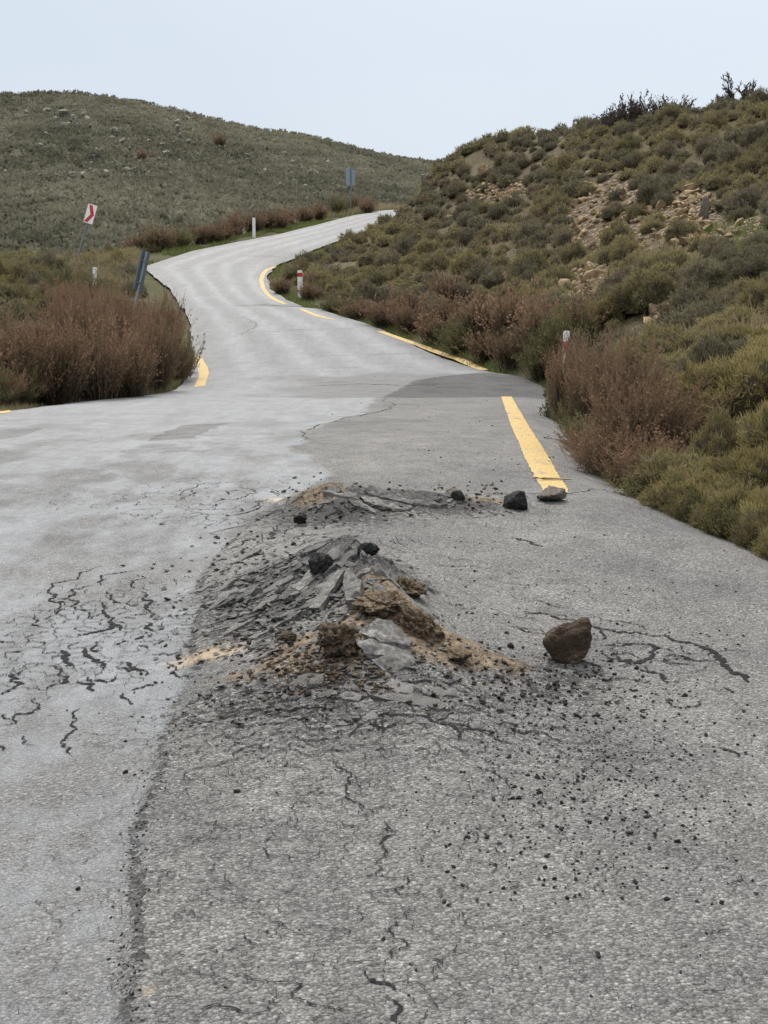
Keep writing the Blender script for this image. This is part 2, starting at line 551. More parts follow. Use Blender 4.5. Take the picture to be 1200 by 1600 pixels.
def mat_asphalt():
    k = NT('worn_asphalt', 0.85, 0.2)
    p = k.wpos()
    sm = k.attr('polish'); so = k.attr('soil'); br = k.attr('broken'); pa = k.attr('patch'); sa = k.attr('sand')
    warp = k.noise(p, 40, 2)
    v1 = k.vor(p, 95); v2 = k.vor(p, 230)
    stone = k.n('ShaderNodeSeparateColor'); k.l(v1.outputs['Color'], stone.inputs[0])
    stone2 = k.n('ShaderNodeSeparateColor'); k.l(v2.outputs['Color'], stone2.inputs[0])
    tone = k.ramp(stone.outputs[0], [(0.0, 0.045), (0.3, 0.095), (0.65, 0.15), (0.9, 0.215), (1.0, 0.34)])
    tone2 = k.ramp(stone2.outputs[1], [(0.0, 0.055), (0.6, 0.14), (1.0, 0.28)])
    rough_c = k.mix(0.45, tone, tone2)
    gap = k.rng(v1.outputs['Distance'], 0.55, 0.95)
    pits = k.rng(k.noise(p, 55, 3, 0.7), 0.40, 0.30)
    rough_c = k.mix(k.math('MULTIPLY', gap, 0.75), rough_c, (0.05, 0.049, 0.048))
    rough_c = k.mix(k.math('MULTIPLY', pits, 0.7), rough_c, (0.045, 0.044, 0.043))
    big = k.noise(p, 0.9, 5, 0.6)
    rough_c = k.mix(1.0, rough_c, k.ramp(big, [(0.28, (0.74, 0.74, 0.75)), (0.72, (1.2, 1.18, 1.14))]), 'MULTIPLY')
    dk = k.noise(k.mapping(p, (1, .8, 1)), 4.2, 6, 0.72)
    rough_c = k.mix(1.0, rough_c, k.ramp(dk, [(0.32, 0.76), (0.55, 1.0), (0.75, 1.16)]), 'MULTIPLY')
    # polished, bitumen-rich lane: smoother and bluish pale, rough stones still showing in islands
    sm_c = k.mix(0.42, (0.112, 0.124, 0.141), tone2)
    strk = k.noise(k.mapping(p, (1.0, 0.25, 1)), 2.2, 5, 0.62)
    sm_c = k.mix(1.0, sm_c, k.ramp(strk, [(0.3, 0.95), (0.7, 1.04)]), 'MULTIPLY')
    grain = k.noise(p, 9, 6, 0.75)
    sm_c = k.mix(1.0, sm_c, k.ramp(grain, [(0.3, 0.80), (0.7, 1.18)]), 'MULTIPLY')
    grain2 = k.noise(k.mapping(p, (1, .5, 1)), 3.2, 8, 0.8)
    sm_c = k.mix(1.0, sm_c, k.ramp(grain2, [(0.35, 0.80), (0.65, 1.12)]), 'MULTIPLY')
    strk2 = k.noise(k.mapping(p, (2.6, 0.22, 1)), 1.6, 6, 0.7)
    sm_c = k.mix(1.0, sm_c, k.ramp(strk2, [(0.3, 0.86), (0.7, 1.10)]), 'MULTIPLY')
    isl = k.rng(k.noise(k.mapping(p, (1, 0.6, 1)), 1.5, 6, 0.68), 0.46, 0.60)
    sm2 = k.math('MULTIPLY', sm, k.math('SUBTRACT', 1.0, k.math('MULTIPLY', isl, k.attr('isle'))))
    c = k.mix(sm2, rough_c, sm_c)
    c = k.mix(1.0, c, k.rng(k.attr('track'), 0, 1, 0.66, 1.12), 'MULTIPLY')
    # dark repair patch
    c = k.mix(pa, c, k.mix(0.5, k.mix(1.0, rough_c, 0.55, 'MULTIPLY'), (0.062, 0.063, 0.068)))
    c = k.mix(k.math('MULTIPLY', pa, k.rng(k.noise(k.mapping(p, (.6, 1.6, 1)), 2.4, 6, 0.75), .5, .62, 0, .75)), c, (0.035, 0.035, 0.037))
    # broken: dark fresh bitumen faces
    bn = k.noise(k.mapping(p, (1, 1.6, 1)), 17, 5, 0.72)
    bmask = k.rng(k.math('ADD', bn, k.math('MULTIPLY', br, 0.34)), 0.64, 0.74)
    bmask = k.math('MULTIPLY', bmask, k.rng(br, 0.05, 0.35))
    c = k.mix(k.math('MULTIPLY', bmask, 0.72), c, (0.042, 0.040, 0.039))
    sn = k.noise(p, 11, 6, 0.75)
    smask = k.rng(k.math('ADD', so, k.math('MULTIPLY', k.math('SUBTRACT', sn, 0.5), 1.1)), 0.42, 0.66)
    earth = k.ramp(k.noise(p, 24, 6, 0.75), [(0.25, (0.04, 0.031, 0.023)), (0.5, (0.135, 0.105, 0.074)), (0.75, (0.29, 0.235, 0.17))])
    c = k.mix(smask, c, earth)
    dmask = k.rng(k.math('ADD', sa, k.math('MULTIPLY', k.math('SUBTRACT', sn, 0.5), 1.3)), 0.32, 0.8)
    c = k.mix(k.math('MULTIPLY', dmask, 0.85), c, (0.30, 0.24, 0.165))
    c = k.mix(1.0, c, (1.27, 1.265, 1.255), 'MULTIPLY')
    k.color(c)
    r = k.mix(sm2, 0.88, 0.62)
    r = k.mix(smask, r, 1.0)
    k.rough(r)
    h = k.math('ADD', k.math('MULTIPLY', v1.outputs['Distance'], -0.6), k.math('MULTIPLY', k.noise(p, 60, 4, 0.7), 0.8))
    h = k.math('ADD', h, k.math('MULTIPLY', k.math('MULTIPLY', bmask, -1.0), 1.0))
    h = k.math('MULTIPLY', h, k.math('SUBTRACT', 1.0, k.math('MULTIPLY', sm2, 0.65)))
    k.bump(h, 1.0, 0.015)
    return k.m

def mat_terrain():
    k = NT('hillside_soil', 1.0, 0.1)
    p = k.wpos()
    n1 = k.noise(p, 0.6, 6, 0.65); n2 = k.noise(p, 6, 6, 0.7)
    soilc = k.ramp(n2, [(0.3, (0.05, 0.042, 0.03)), (0.55, (0.11, 0.092, 0.064)), (0.75, (0.19, 0.16, 0.11))])
    grass = k.ramp(n2, [(0.3, (0.035, 0.031, 0.016)), (0.7, (0.12, 0.098, 0.055))])
    c = k.mix(k.rng(n1, 0.42, 0.58), soilc, grass)
    g = k.attr('rubble')
    v = k.vor(p, 5.5)
    s = k.n('ShaderNodeSeparateColor'); k.l(v.outputs['Color'], s.inputs[0])
    rc = k.ramp(s.outputs[0], [(0.0, (0.09, 0.07, 0.05)), (0.5, (0.20, 0.155, 0.10)), (1.0, (0.31, 0.26, 0.18))])
    rc = k.mix(k.rng(v.outputs['Distance'], 0.3, 0.7), rc, (0.05, 0.038, 0.026))
    c = k.mix(k.rng(k.math('ADD', g, k.math('MULTIPLY', k.math('SUBTRACT', n2, .5), .8)), 0.35, 0.6), c, rc)
    vg = k.attr('verge')
    c = k.mix(k.math('MULTIPLY', vg, k.rng(n2, 0.35, 0.6, 0.3, 0.9)), c, (0.062, 0.068, 0.03))
    k.color(c)
    k.bump(k.math('ADD', n2, k.math('MULTIPLY', v.outputs['Distance'], -0.5)), 0.7, 0.12)
    return k.m

def mat_hill():
    k = NT('far_hill_soil', 1.0, 0.1)
    p = k.wpos()
    n1 = k.noise(p, 0.05, 5, 0.6); n2 = k.noise(p, 0.8, 6, 0.7)
    c = k.ramp(n2, [(0.3, (0.035, 0.034, 0.022)), (0.55, (0.075, 0.07, 0.048)), (0.75, (0.17, 0.16, 0.125))])
    c = k.mix(k.rng(n1, 0.35, 0.65, 0, 0.5), c, (0.06, 0.057, 0.038))
    k.color(c)
    k.bump(n2, 0.8, 0.8)
    return k.m

LEAF_GAIN = 2.25
def mat_leaf(name, c0, c1, c2, tips=None, trans=0.25):
    """c0..c1 by leaf, shifted towards c2 by plant; tips = colour of the shoot ends (attribute 'tip')"""
    G = LEAF_GAIN
    c0, c1, c2 = (tuple(min(.6, x * G) for x in c) for c in (c0, c1, c2))
    if tips: tips = tuple(min(.6, x * G) for x in tips)
    k = NT(name, 0.85, 0.12)
    r = k.attr('rnd')
    c = k.mix(r, c0, c1)
    oi = k.n('ShaderNodeObjectInfo').outputs['Random']
    pr = k.attr('plant')
    q = k.math('FRACT', k.math('ADD', oi, pr))
    c = k.mix(k.rng(q, 0.15, 1.0, 0, 0.75), c, c2)
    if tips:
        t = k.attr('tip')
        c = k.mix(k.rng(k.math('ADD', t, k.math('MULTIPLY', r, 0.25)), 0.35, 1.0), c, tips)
    c = k.mix(1.0, c, k.ramp(k.math('FRACT', k.math('MULTIPLY', q, 7.31)), [(0, 0.78), (1, 1.2)]), 'MULTIPLY')
    k.color(c)
    tr = k.n('ShaderNodeBsdfTranslucent'); k.l(c, tr.inputs['Color'])
    mx = k.n('ShaderNodeMixShader'); mx.inputs[0].default_value = trans
    k.l(k.b.outputs[0], mx.inputs[1]); k.l(tr.outputs[0], mx.inputs[2])
    k.l(mx.outputs[0], k.t.nodes['Material Output'].inputs['Surface'])
    return k.m

def mat_rock(name, stops, scale=6, rough=0.9, bump=0.6, dist=0.02):
    k = NT(name, rough, 0.25)
    p = k.pos()
    n = k.noise(p, scale, 7, 0.68)
    oi = k.n('ShaderNodeObjectInfo').outputs['Random']
    c = k.ramp(n, stops)
    c = k.mix(1.0, c, k.ramp(oi, [(0, 0.75), (1, 1.25)]), 'MULTIPLY')
    k.color(c)
    k.bump(k.math('ADD', n, k.math('MULTIPLY', k.noise(p, scale * 5, 4, 0.7), 0.5)), bump, dist)
    return k.m

def mat_plain(name, col, rough=0.6, var=0.15, scale=8, metal=0.0, spec=0.4):
    k = NT(name, rough, spec)
    n = k.noise(k.pos(), scale, 5, 0.65)
    k.color(k.mix(1.0, col, k.ramp(n, [(0.3, 1 - var), (0.7, 1 + var)]), 'MULTIPLY'))
    k.b.inputs['Metallic'].default_value = metal
    return k.m

def mat_paint():
    k = NT('yellow_road_paint', 0.7, 0.3)
    p = k.wpos()
    v = k.vor(p, 95)
    s = k.n('ShaderNodeSeparateColor'); k.l(v.outputs['Color'], s.inputs[0])
    y = k.mix(s.outputs[0], (0.32, 0.215, 0.06), (0.50, 0.35, 0.11))
    y = k.mix(k.rng(k.noise(p, 5, 5, 0.6), 0.35, 0.7), y, (0.38, 0.26, 0.08))
    wear = k.rng(k.noise(p, 30, 7, 0.78), 0.55, 0.64)
    wear = k.math('MAXIMUM', wear, k.rng(k.noise(k.mapping(p, (1, .5, 1)), 4.5, 7, 0.72), 0.57, 0.64, 0, .8))
    c = k.mix(wear, y, k.mix(s.outputs[1], (0.10, 0.097, 0.09), (0.19, 0.185, 0.175)))
    c = k.mix(k.rng(s.outputs[2], .88, .95), c, (0.12, 0.11, 0.09))
    k.color(c)
    k.bump(k.math('ADD', k.math('MULTIPLY', v.outputs['Distance'], -0.5), k.noise(p, 60, 3, .7)), 0.5, 0.008)
    return k.m

M_ASPH = mat_asphalt()
M_TERR = mat_terrain()
M_HILL = mat_hill()
M_PAINT = mat_paint()
M_CRACK = mat_plain('crack_shade', (0.018, 0.018, 0.019), 0.95, 0.4, 30, spec=0.1)  # near-black colour stands in for the shade deep in the cracks
M_DARKROCK = mat_rock('bitumen_lump', [(0.3, (0.010, 0.010, 0.011)), (0.6, (0.030, 0.029, 0.029)), (0.8, (0.085, 0.08, 0.076))], 14)
M_BROWNROCK = mat_rock('brown_rock', [(0.25, (0.020, 0.014, 0.010)), (0.5, (0.058, 0.040, 0.026)), (0.60, (0.095, 0.07, 0.05)), (0.70, (0.26, 0.23, 0.19))], 9, 0.9, 1.0, 0.04)
M_GREYROCK = mat_rock('grey_brown_rock', [(0.3, (0.05, 0.042, 0.036)), (0.55, (0.125, 0.108, 0.094)), (0.8, (0.27, 0.25, 0.23))], 9)
M_CLOD = mat_rock('earth_clod', [(0.3, (0.045, 0.033, 0.023)), (0.5, (0.16, 0.12, 0.08)), (0.7, (0.34, 0.265, 0.185))], 12, 1.0, 1.0, 0.03)
M_SLAB = mat_rock('asphalt_slab', [(0.3, (0.06, 0.059, 0.057)), (0.5, (0.145, 0.143, 0.138)), (0.75, (0.29, 0.283, 0.27))], 30, 0.9, 0.8, 0.01)
M_SKIN = mat_rock('pale_asphalt_skin', [(0.3, (0.07, 0.068, 0.065)), (0.5, (0.175, 0.171, 0.163)), (0.72, (0.36, 0.35, 0.33))], 40, 0.9, 0.9, 0.012)
M_OCHRE = mat_rock('ochre_rock', [(0.3, (0.10, 0.07, 0.042)), (0.5, (0.235, 0.17, 0.10)), (0.75, (0.37, 0.29, 0.185))], 3, 0.95, 0.7, 0.08)
M_PALEROCK = mat_rock('pale_lichen_rock', [(0.3, (0.10, 0.095, 0.08)), (0.55, (0.24, 0.23, 0.20)), (0.8, (0.40, 0.39, 0.36))], 2.5, 0.95, 0.7, 0.1)
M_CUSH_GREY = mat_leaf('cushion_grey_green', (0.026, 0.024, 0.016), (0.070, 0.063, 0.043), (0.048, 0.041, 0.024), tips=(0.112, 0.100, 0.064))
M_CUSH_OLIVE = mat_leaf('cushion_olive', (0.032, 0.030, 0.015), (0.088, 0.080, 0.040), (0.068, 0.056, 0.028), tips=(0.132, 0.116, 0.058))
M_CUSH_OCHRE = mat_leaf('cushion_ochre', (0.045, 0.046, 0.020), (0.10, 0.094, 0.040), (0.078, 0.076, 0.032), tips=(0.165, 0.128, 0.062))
M_BRN_LEAF = mat_leaf('brown_shrub_leaf', (0.024, 0.024, 0.013), (0.062, 0.048, 0.028), (0.046, 0.039, 0.024), tips=(0.108, 0.070, 0.046))
M_BRN_TWIG = mat_leaf('brown_twigs', (0.022, 0.019, 0.013), (0.056, 0.045, 0.031), (0.040, 0.034, 0.023), tips=(0.085, 0.056, 0.037))
M_GRN_LEAF = mat_leaf('green_shrub_leaf', (0.035, 0.045, 0.018), (0.08, 0.09, 0.035), (0.06, 0.06, 0.028))
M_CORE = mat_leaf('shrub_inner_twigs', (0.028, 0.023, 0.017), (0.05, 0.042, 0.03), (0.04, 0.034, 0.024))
M_GRASS = mat_leaf('verge_grass', (0.036, 0.050, 0.014), (0.075, 0.092, 0.030), (0.075, 0.078, 0.032))
M_STRAW = mat_leaf('dry_grass', (0.085, 0.068, 0.042), (0.165, 0.135, 0.085), (0.12, 0.10, 0.062))
M_FAR = mat_leaf('far_scrub', (0.042, 0.042, 0.031), (0.118, 0.114, 0.086), (0.078, 0.074, 0.053))
M_BARE = mat_plain('bare_branch', (0.11, 0.09, 0.08), 0.95, 0.3, 5, spec=0.1)
M_STICK = mat_plain('dry_stick', (0.36, 0.31, 0.20), 0.9, 0.2, 20, spec=0.1)
M_WHITE = mat_plain('white_paint', (0.72, 0.71, 0.68), 0.55, 0.12, 14)
M_RED = mat_plain('red_paint', (0.42, 0.018, 0.028), 0.5, 0.15, 14)
M_STEEL = mat_plain('galvanised_steel', (0.15, 0.175, 0.19), 0.5, 0.2, 6, 0.25)
M_SIGNBACK = mat_plain('grey_blue_sign_back', (0.135, 0.165, 0.18), 0.5, 0.15, 4, 0.2)
M_SIGNBACK2 = mat_plain('pale_blue_sign_back', (0.235, 0.295, 0.345), 0.5, 0.1, 4, 0.1)

# ------------------------------------------------------------------ ground, hills
GV = np.array([(-6000, -3000, -8), (6000, -3000, -8), (6000, 7000, -8), (-6000, 7000, -8)], float)
tag(link('ground', make_mesh('ground', GV, np.array([[0, 1, 2, 3]]), M_HILL)), kind='structure')

RUB_POLYS = [[(905, 290), (960, 262), (1010, 300), (1005, 350), (960, 390), (905, 395), (880, 340)],
             [(1000, 330), (1045, 290), (1090, 300), (1190, 330), (1200, 365), (1110, 385), (1090, 410), (1010, 415), (985, 380)],
             [(1080, 280), (1110, 300), (1105, 380), (1070, 390), (1050, 330)],
             [(720, 300), (770, 285), (840, 292), (800, 315), (740, 322)],
             [(880, 440), (930, 405), (960, 420), (930, 470), (890, 500)],
             [(1010, 500), (1060, 470), (1080, 490), (1020, 530)]]
def in_polys(u, v, polys):
    u = np.asarray(u); v = np.asarray(v)
    r = np.zeros(u.shape, bool)
    for P in polys:
        c = np.zeros(u.shape, bool)
        j = len(P) - 1
        for i in range(len(P)):
            xi, yi = P[i]; xj, yj = P[j]
            cond = ((yi > v) != (yj > v)) & (u < (xj - xi) * (v - yi) / (yj - yi + 1e-9) + xi)
            c ^= cond; j = i
        r |= c
    return r

tx = np.linspace(-48, 62, 330); ty = np.linspace(-10, 128, 400)
TX, TY = np.meshgrid(tx, ty)
TZ = terrain_z(TX, TY)
def terr(X, Y):
    """height of the finished terrain sheet"""
    a = np.clip((np.asarray(X, float) + 48) / (tx[1] - tx[0]), 0, 328.999); b = np.clip((np.asarray(Y, float) + 10) / (ty[1] - ty[0]), 0, 398.999)
    i = a.astype(int); j = b.astype(int); fx = a - i; fy = b - j
    return (TZ[j, i] * (1 - fx) + TZ[j, i + 1] * fx) * (1 - fy) + (TZ[j + 1, i] * (1 - fx) + TZ[j + 1, i + 1] * fx) * fy
def T_at(u, v): return hit(u, v, terr)
def gz(x, y): return float(terr(np.array([x]), np.array([y]))[0])
pu, pv = proj(TX, np.maximum(TY, 1), TZ)
rub = (in_polys(pu, pv, RUB_POLYS) & (TX > XR(TY))).astype(float)
for _ in range(2):
    rub = (rub + np.roll(rub, 1, 0) + np.roll(rub, -1, 0) + np.roll(rub, 1, 1) + np.roll(rub, -1, 1)) / 5
dE = np.maximum(TX - XR(TY), XL(TY) - TX)
verge = np.exp(-((dE - 0.7) / 1.1) ** 2)
tag(link('terrain', make_mesh('terrain', np.stack([TX, TY, TZ], -1).reshape(-1, 3), grid_faces(400, 330), M_TERR,
                              attrs={'rubble': rub.ravel(), 'verge': verge.ravel()}, smooth=True)), kind='structure')

hx = np.linspace(-1.15, 1.0, 260); hy = np.r_[np.linspace(88, 330, 200), np.linspace(336, 600, 30)]
HA, HY = np.meshgrid(hx, hy)
HX = HA * HY
HZ = hill_z(HX, HY)
tag(link('hill', make_mesh('hill', np.stack([HX, HY, HZ], -1).reshape(-1, 3), grid_faces(230, 260), M_HILL, smooth=True)), kind='structure')

# ------------------------------------------------------------------ road
ry = [-8.0, -5.0, -2.0, 0.0, 1.0]
y = 1.5
while y < 128:
    ry.append(y); y += max(0.010, 0.0034 * y) if y < 30 else 0.012 * y
ry = np.array(ry)
NC = 640
t = np.linspace(0, 1, NC)
rows = []
for Y in ry:
    l = float(XL(Y)) + float(.10 * fbm(Y * 1.3, Y * .4, 501, 4)) + .03; r = float(XR(Y)) + float((.05 if Y < 16 else .12) * fbm(Y * 2.1, Y * .3, 502, 4)) - .02
    s = np.linspace(0, 1, 1200)
    X = l + (r - l) * s
    wdt = 0.36 * max(Y, 1) + 0.9
    dens = 0.06 + np.exp(-(X / wdt) ** 4) * (1.0 if Y < 16 else 0.5)
    c = np.r_[0, np.cumsum((dens[1:] + dens[:-1]) / 2)]; c /= c[-1]
    rows.append(np.interp(t, c, X))
RX = np.array(rows); RY = np.repeat(ry[:, None], NC, 1)
RZ = road_z(RX, RY)
U, V_ = proj(RX, np.maximum(RY, 0.5), RZ)
pol = sstep(0.06, -0.06, RX - XB(RY) + 0.16 * fbm(RX * 2.2, RY * 2.2, 80, 4) * sstep(3, 9, RY) + 0.03 * fbm(RX * 9, RY * 9, 81, 3))
yA = P2(650, 621)[1]; yB = P2(650, 588)[1]
wob = 0.9 * fbm(RX * 0.9, RY * 0.5, 90, 4)
patch = sstep(yA - 0.2, yA + 0.2, RY + wob) * (1 - sstep(yB - 0.3, yB + 0.2, RY + wob)) * sstep(-2.9, -1.5, RX + 1.2 * fbm(RX, RY, 91))
q = [P2(230, 690), P2(285, 664), P2(360, 660), P2(300, 686)]
qx = [p[0] for p in q]; qy = [p[1] for p in q]
pc = (np.mean(qx), np.mean(qy))
patch2 = in_polys(RX + 0.1 * fbm(RX * 3, RY * 3, 92), RY, [[(p[0], p[1]) for p in q]]).astype(float)
q2 = [P2(-40, 690), P2(-40, 672), P2(70, 667), P2(30, 682)]
patch2 = np.maximum(patch2, 0.7 * in_polys(RX, RY, [[(p[0], p[1]) for p in q2]]))
yC = P2(450, 474)[1]; yD = P2(450, 479)[1]
patch3 = 1.0 * np.exp(-((RY - (yC + yD) / 2 + 0.7 * fbm(RX * 1.5, RY, 93)) / 0.9) ** 2) * sstep(P2(370, 477)[0], P2(420, 477)[0], RX)
patch4 = 0.75 * gw(RX, RY, P2(455, 402), 1.6, 4.0, 0.2)
patch = np.clip(np.maximum(np.maximum(patch * 0.9, patch2 * 0.95), np.maximum(patch3, patch4)), 0, 1)
NEAR = 1 - sstep(14, 20, RY)
lat = (RX - XL(RY)) / (XR(RY) - XL(RY)) + 0.02 * fbm(RX * .4, RY * .15, 95)
track = sum(np.exp(-((lat - c) / 0.055) ** 2) for c in (.2, .42, .62, .84))
track = 0.74 + (0.0 + 0.62 * track + 0.25 * fbm(RX * .5, RY * .12, 96) - 0.74) * sstep(20, 34, RY)
isle = 0.75 - 0.65 * sstep(9, 22, RY)
me = make_mesh('road', np.stack([RX, RY, RZ], -1).reshape(-1, 3), grid_faces(len(ry), NC), M_ASPH,
               attrs={'polish': pol.ravel(), 'soil': (soil(RX, RY) * NEAR).ravel(), 'broken': (broken(RX, RY) * NEAR).ravel(),
                      'patch': patch.ravel(), 'track': track.ravel(), 'isle': isle.ravel(), 'sand': (sand(RX, RY) * NEAR).ravel()}, smooth=True)
tag(link('road', me), kind='structure')

# a fast lookup of the finished road surface
def rz1(x, y):
    return float(road_z(np.array([x]), np.array([y]))[0])
def R(u, v):
    return hit_near(u, v, road_z)

# yellow edge lines
def strip(name, Lp, Rp, n=60, lift=0.006):
    def res(P):
        P = np.array(P, float)
        d = np.r_[0, np.cumsum(np.hypot(*np.diff(P, axis=0).T))]
        s = np.linspace(0, d[-1], n)
        return np.interp(s, d, P[:, 0]), np.interp(s, d, P[:, 1])
    xl, yl = res(Lp); xr, yr = res(Rp)
    k = 7
    w = np.linspace(0, 1, k)
    X = xl[:, None] * (1 - w) + xr[:, None] * w
    Y = yl[:, None] * (1 - w) + yr[:, None] * w
    jx = 0.012 * fbm(Y[:, [0, -1]] * 14, X[:, [0, -1]] * 14, 99, 3)
    X[:, [0, -1]] += jx
    Z = road_z(X, Y) + lift
    me = make_mesh(name, np.stack([X, Y, Z], -1).reshape(-1, 3), grid_faces(n, k), M_PAINT, smooth=True)
    return tag(link(name, me), kind='structure')
def px_strip(L, Rr, n=60):
    strip('road_marking', [R(*p)[:2] for p in L], [R(*p)[:2] for p in Rr], n)
px_strip([(783, 620), (800, 670), (819, 715), (849, 768)], [(799, 620), (824, 663), (851, 705), (889, 771)], 160)
px_strip([(588, 518), (650, 540), (710, 562), (748, 578)], [(600, 518), (665, 540), (728, 562), (763, 578)], 80)
px_strip([(466, 483), (495, 495), (515, 499)], [(474, 483), (503, 494), (528, 501)], 40)
px_strip([(303, 605), (311, 588), (306, 560)], [(320, 604), (327, 582), (315, 556)], 50)
px_strip([(-30, 645), (16, 641)], [(-30, 650), (16, 645)], 30)
def band(pts, w):
    P = np.array([R(*p)[:2] for p in pts])
    d = np.gradient(P, axis=0); nrm = np.stack([-d[:, 1], d[:, 0]], 1); nrm /= np.linalg.norm(nrm, axis=1)[:, None]
    strip('road_marking', (P + nrm * w / 2).tolist(), (P - nrm * w / 2).tolist(), 70)
band([(430, 417), (418, 421), (411, 428), (408, 438), (411, 450), (419, 461), (431, 469), (446, 475)], 0.19)
band([(545, 383), (575, 374), (608, 364)], 0.16)

# cracks: thin dark ribbons laid on top, painting the shade inside gaps, one sheet of crack lines
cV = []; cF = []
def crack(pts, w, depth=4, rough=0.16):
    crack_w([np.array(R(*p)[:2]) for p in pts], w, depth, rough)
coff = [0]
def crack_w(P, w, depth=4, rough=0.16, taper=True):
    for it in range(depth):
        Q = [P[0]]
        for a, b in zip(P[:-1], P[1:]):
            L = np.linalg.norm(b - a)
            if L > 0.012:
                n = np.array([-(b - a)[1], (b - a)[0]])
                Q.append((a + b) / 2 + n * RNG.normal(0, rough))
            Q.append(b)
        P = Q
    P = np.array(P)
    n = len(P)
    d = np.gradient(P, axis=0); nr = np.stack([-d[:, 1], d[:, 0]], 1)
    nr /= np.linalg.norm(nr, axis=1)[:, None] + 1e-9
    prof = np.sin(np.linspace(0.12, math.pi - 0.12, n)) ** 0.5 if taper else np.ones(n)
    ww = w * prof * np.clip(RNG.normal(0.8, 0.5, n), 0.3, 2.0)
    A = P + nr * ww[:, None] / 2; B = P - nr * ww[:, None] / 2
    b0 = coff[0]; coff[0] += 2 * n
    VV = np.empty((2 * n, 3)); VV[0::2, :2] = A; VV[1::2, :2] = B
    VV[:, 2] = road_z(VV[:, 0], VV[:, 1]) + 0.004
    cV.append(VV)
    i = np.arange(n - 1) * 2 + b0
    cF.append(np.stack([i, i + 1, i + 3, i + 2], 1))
def crop(s, ox, oy, L):
    return [(ox + x / s, oy + y / s) for x, y in L]
C5 = [([(380, 85), (300, 110), (285, 135), (195, 150), (215, 190), (205, 220), (235, 215), (215, 260), (235, 245), (205, 290)], 12),
      ([(355, 155), (310, 165), (280, 190), (295, 215), (280, 245), (330, 280)], 13), ([(500, 100), (400, 115), (380, 155)], 14),
      ([(405, 180), (415, 205), (485, 235)], 14), ([(390, 220), (400, 270), (415, 290), (390, 325), (300, 345), (290, 340)], 20),
      ([(550, 125), (490, 140), (510, 165)], 10), ([(525, 180), (550, 200), (575, 215), (545, 235), (580, 265), (555, 280)], 18),
      ([(545, 295), (580, 330)], 14), ([(415, 295), (455, 325)], 15), ([(230, 400), (240, 430), (275, 455), (245, 460)], 22),
      ([(305, 390), (330, 420), (385, 450), (390, 470)], 22), ([(180, 460), (215, 490), (250, 520), (180, 545)], 14),
      ([(375, 380), (340, 395), (380, 402)], 18), ([(450, 445), (490, 465), (545, 495)], 16), ([(285, 520), (340, 555)], 14),
      ([(330, 500), (400, 520), (440, 490)], 12), ([(490, 550), (580, 530)], 14),
      ([(85, 475), (40, 495), (60, 520), (30, 550), (5, 565)], 17), ([(620, 445), (655, 490), (730, 495)], 8),
      ([(570, 415), (680, 395)], 9), ([(90, 355), (150, 335), (185, 330)], 9), ([(460, 560), (485, 600)], 10),
      ([(300, 620), (285, 690), (235, 740), (270, 800)], 10), ([(0, 680), (60, 675), (150, 620), (130, 580), (100, 590)], 9),
      ([(505, 360), (540, 345)], 16), ([(435, 380), (475, 365)], 14), ([(490, 270), (550, 265)], 10), ([(560, 150), (600, 148)], 7),
      ([(575, 380), (610, 365), (640, 365)], 9), ([(130, 265), (190, 320)], 9), ([(0, 365), (15, 370)], 16), ([(20, 410), (90, 400)], 10),
      ([(0, 640), (15, 640), (40, 660)], 10), ([(0, 760), (8, 775)], 12), ([(90, 720), (100, 740), (140, 760)], 7),
      ([(440, 470), (480, 480), (500, 460)], 14), ([(520, 380), (555, 395)], 9), ([(640, 130), (655, 160)], 6)]
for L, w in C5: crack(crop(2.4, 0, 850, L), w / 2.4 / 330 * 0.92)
C6 = [([(280, 135), (400, 155), (530, 185), (580, 200), (700, 210), (820, 225)], 14), ([(810, 222), (930, 260), (1000, 305), (1060, 355), (1130, 400)], 26),
      ([(445, 140), (560, 155), (700, 180), (830, 205)], 6), ([(330, 90), (460, 120)], 6),
      ([(590, 260), (700, 255), (780, 270), (760, 310), (720, 330), (640, 320), (590, 295)], 18), ([(720, 350), (800, 370), (820, 400), (870, 400)], 16),
      ([(800, 300), (870, 300), (920, 320), (1000, 320)], 11), ([(770, 320), (870, 330), (920, 335)], 9), ([(600, 390), (760, 395)], 9),
      ([(520, 325), (590, 340)], 14), ([(0, 560), (40, 575), (120, 580), (240, 630)], 7), ([(120, 545), (250, 560), (360, 590), (430, 630)], 7),
      ([(1010, 645), (1090, 680)], 8), ([(240, 190), (370, 215)], 7), ([(825, 455), (840, 490), (930, 490), (950, 470)], 9),
      ([(20, 560), (40, 620)], 8), ([(1030, 420), (1070, 440)], 9), ([(570, 200), (575, 240)], 12), ([(630, 300), (700, 330), (760, 300)], 16),
      ([(0, 500), (160, 520)], 6), ([(100, 710), (190, 750), (240, 800)], 7)]
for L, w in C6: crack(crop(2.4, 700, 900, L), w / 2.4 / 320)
C7 = [([(865, 65), (940, 100), (930, 140), (960, 180), (1000, 205)], 10), ([(1030, 230), (1015, 290), (1035, 330)], 10),
      ([(1010, 345), (1095, 380), (1090, 400), (1060, 410), (1140, 430)], 7), ([(1110, 460), (1060, 490), (1090, 560), (1030, 610), (980, 630)], 6),
      ([(980, 630), (985, 655), (1060, 685)], 13), ([(1035, 700), (1070, 735), (1060, 775)], 14),
      ([(600, 660), (650, 640), (790, 660), (780, 700), (830, 720), (980, 750)], 6), ([(680, 290), (800, 340)], 5), ([(650, 530), (690, 560)], 6),
      ([(540, 735), (720, 740)], 9), ([(440, 150), (640, 40), (780, 20)], 7), ([(600, 100), (780, 70)], 7), ([(920, 605), (1010, 608)], 5),
      ([(850, 30), (950, 45)], 7), ([(1130, 600), (1200, 610)], 5), ([(560, 580), (640, 575)], 5)]
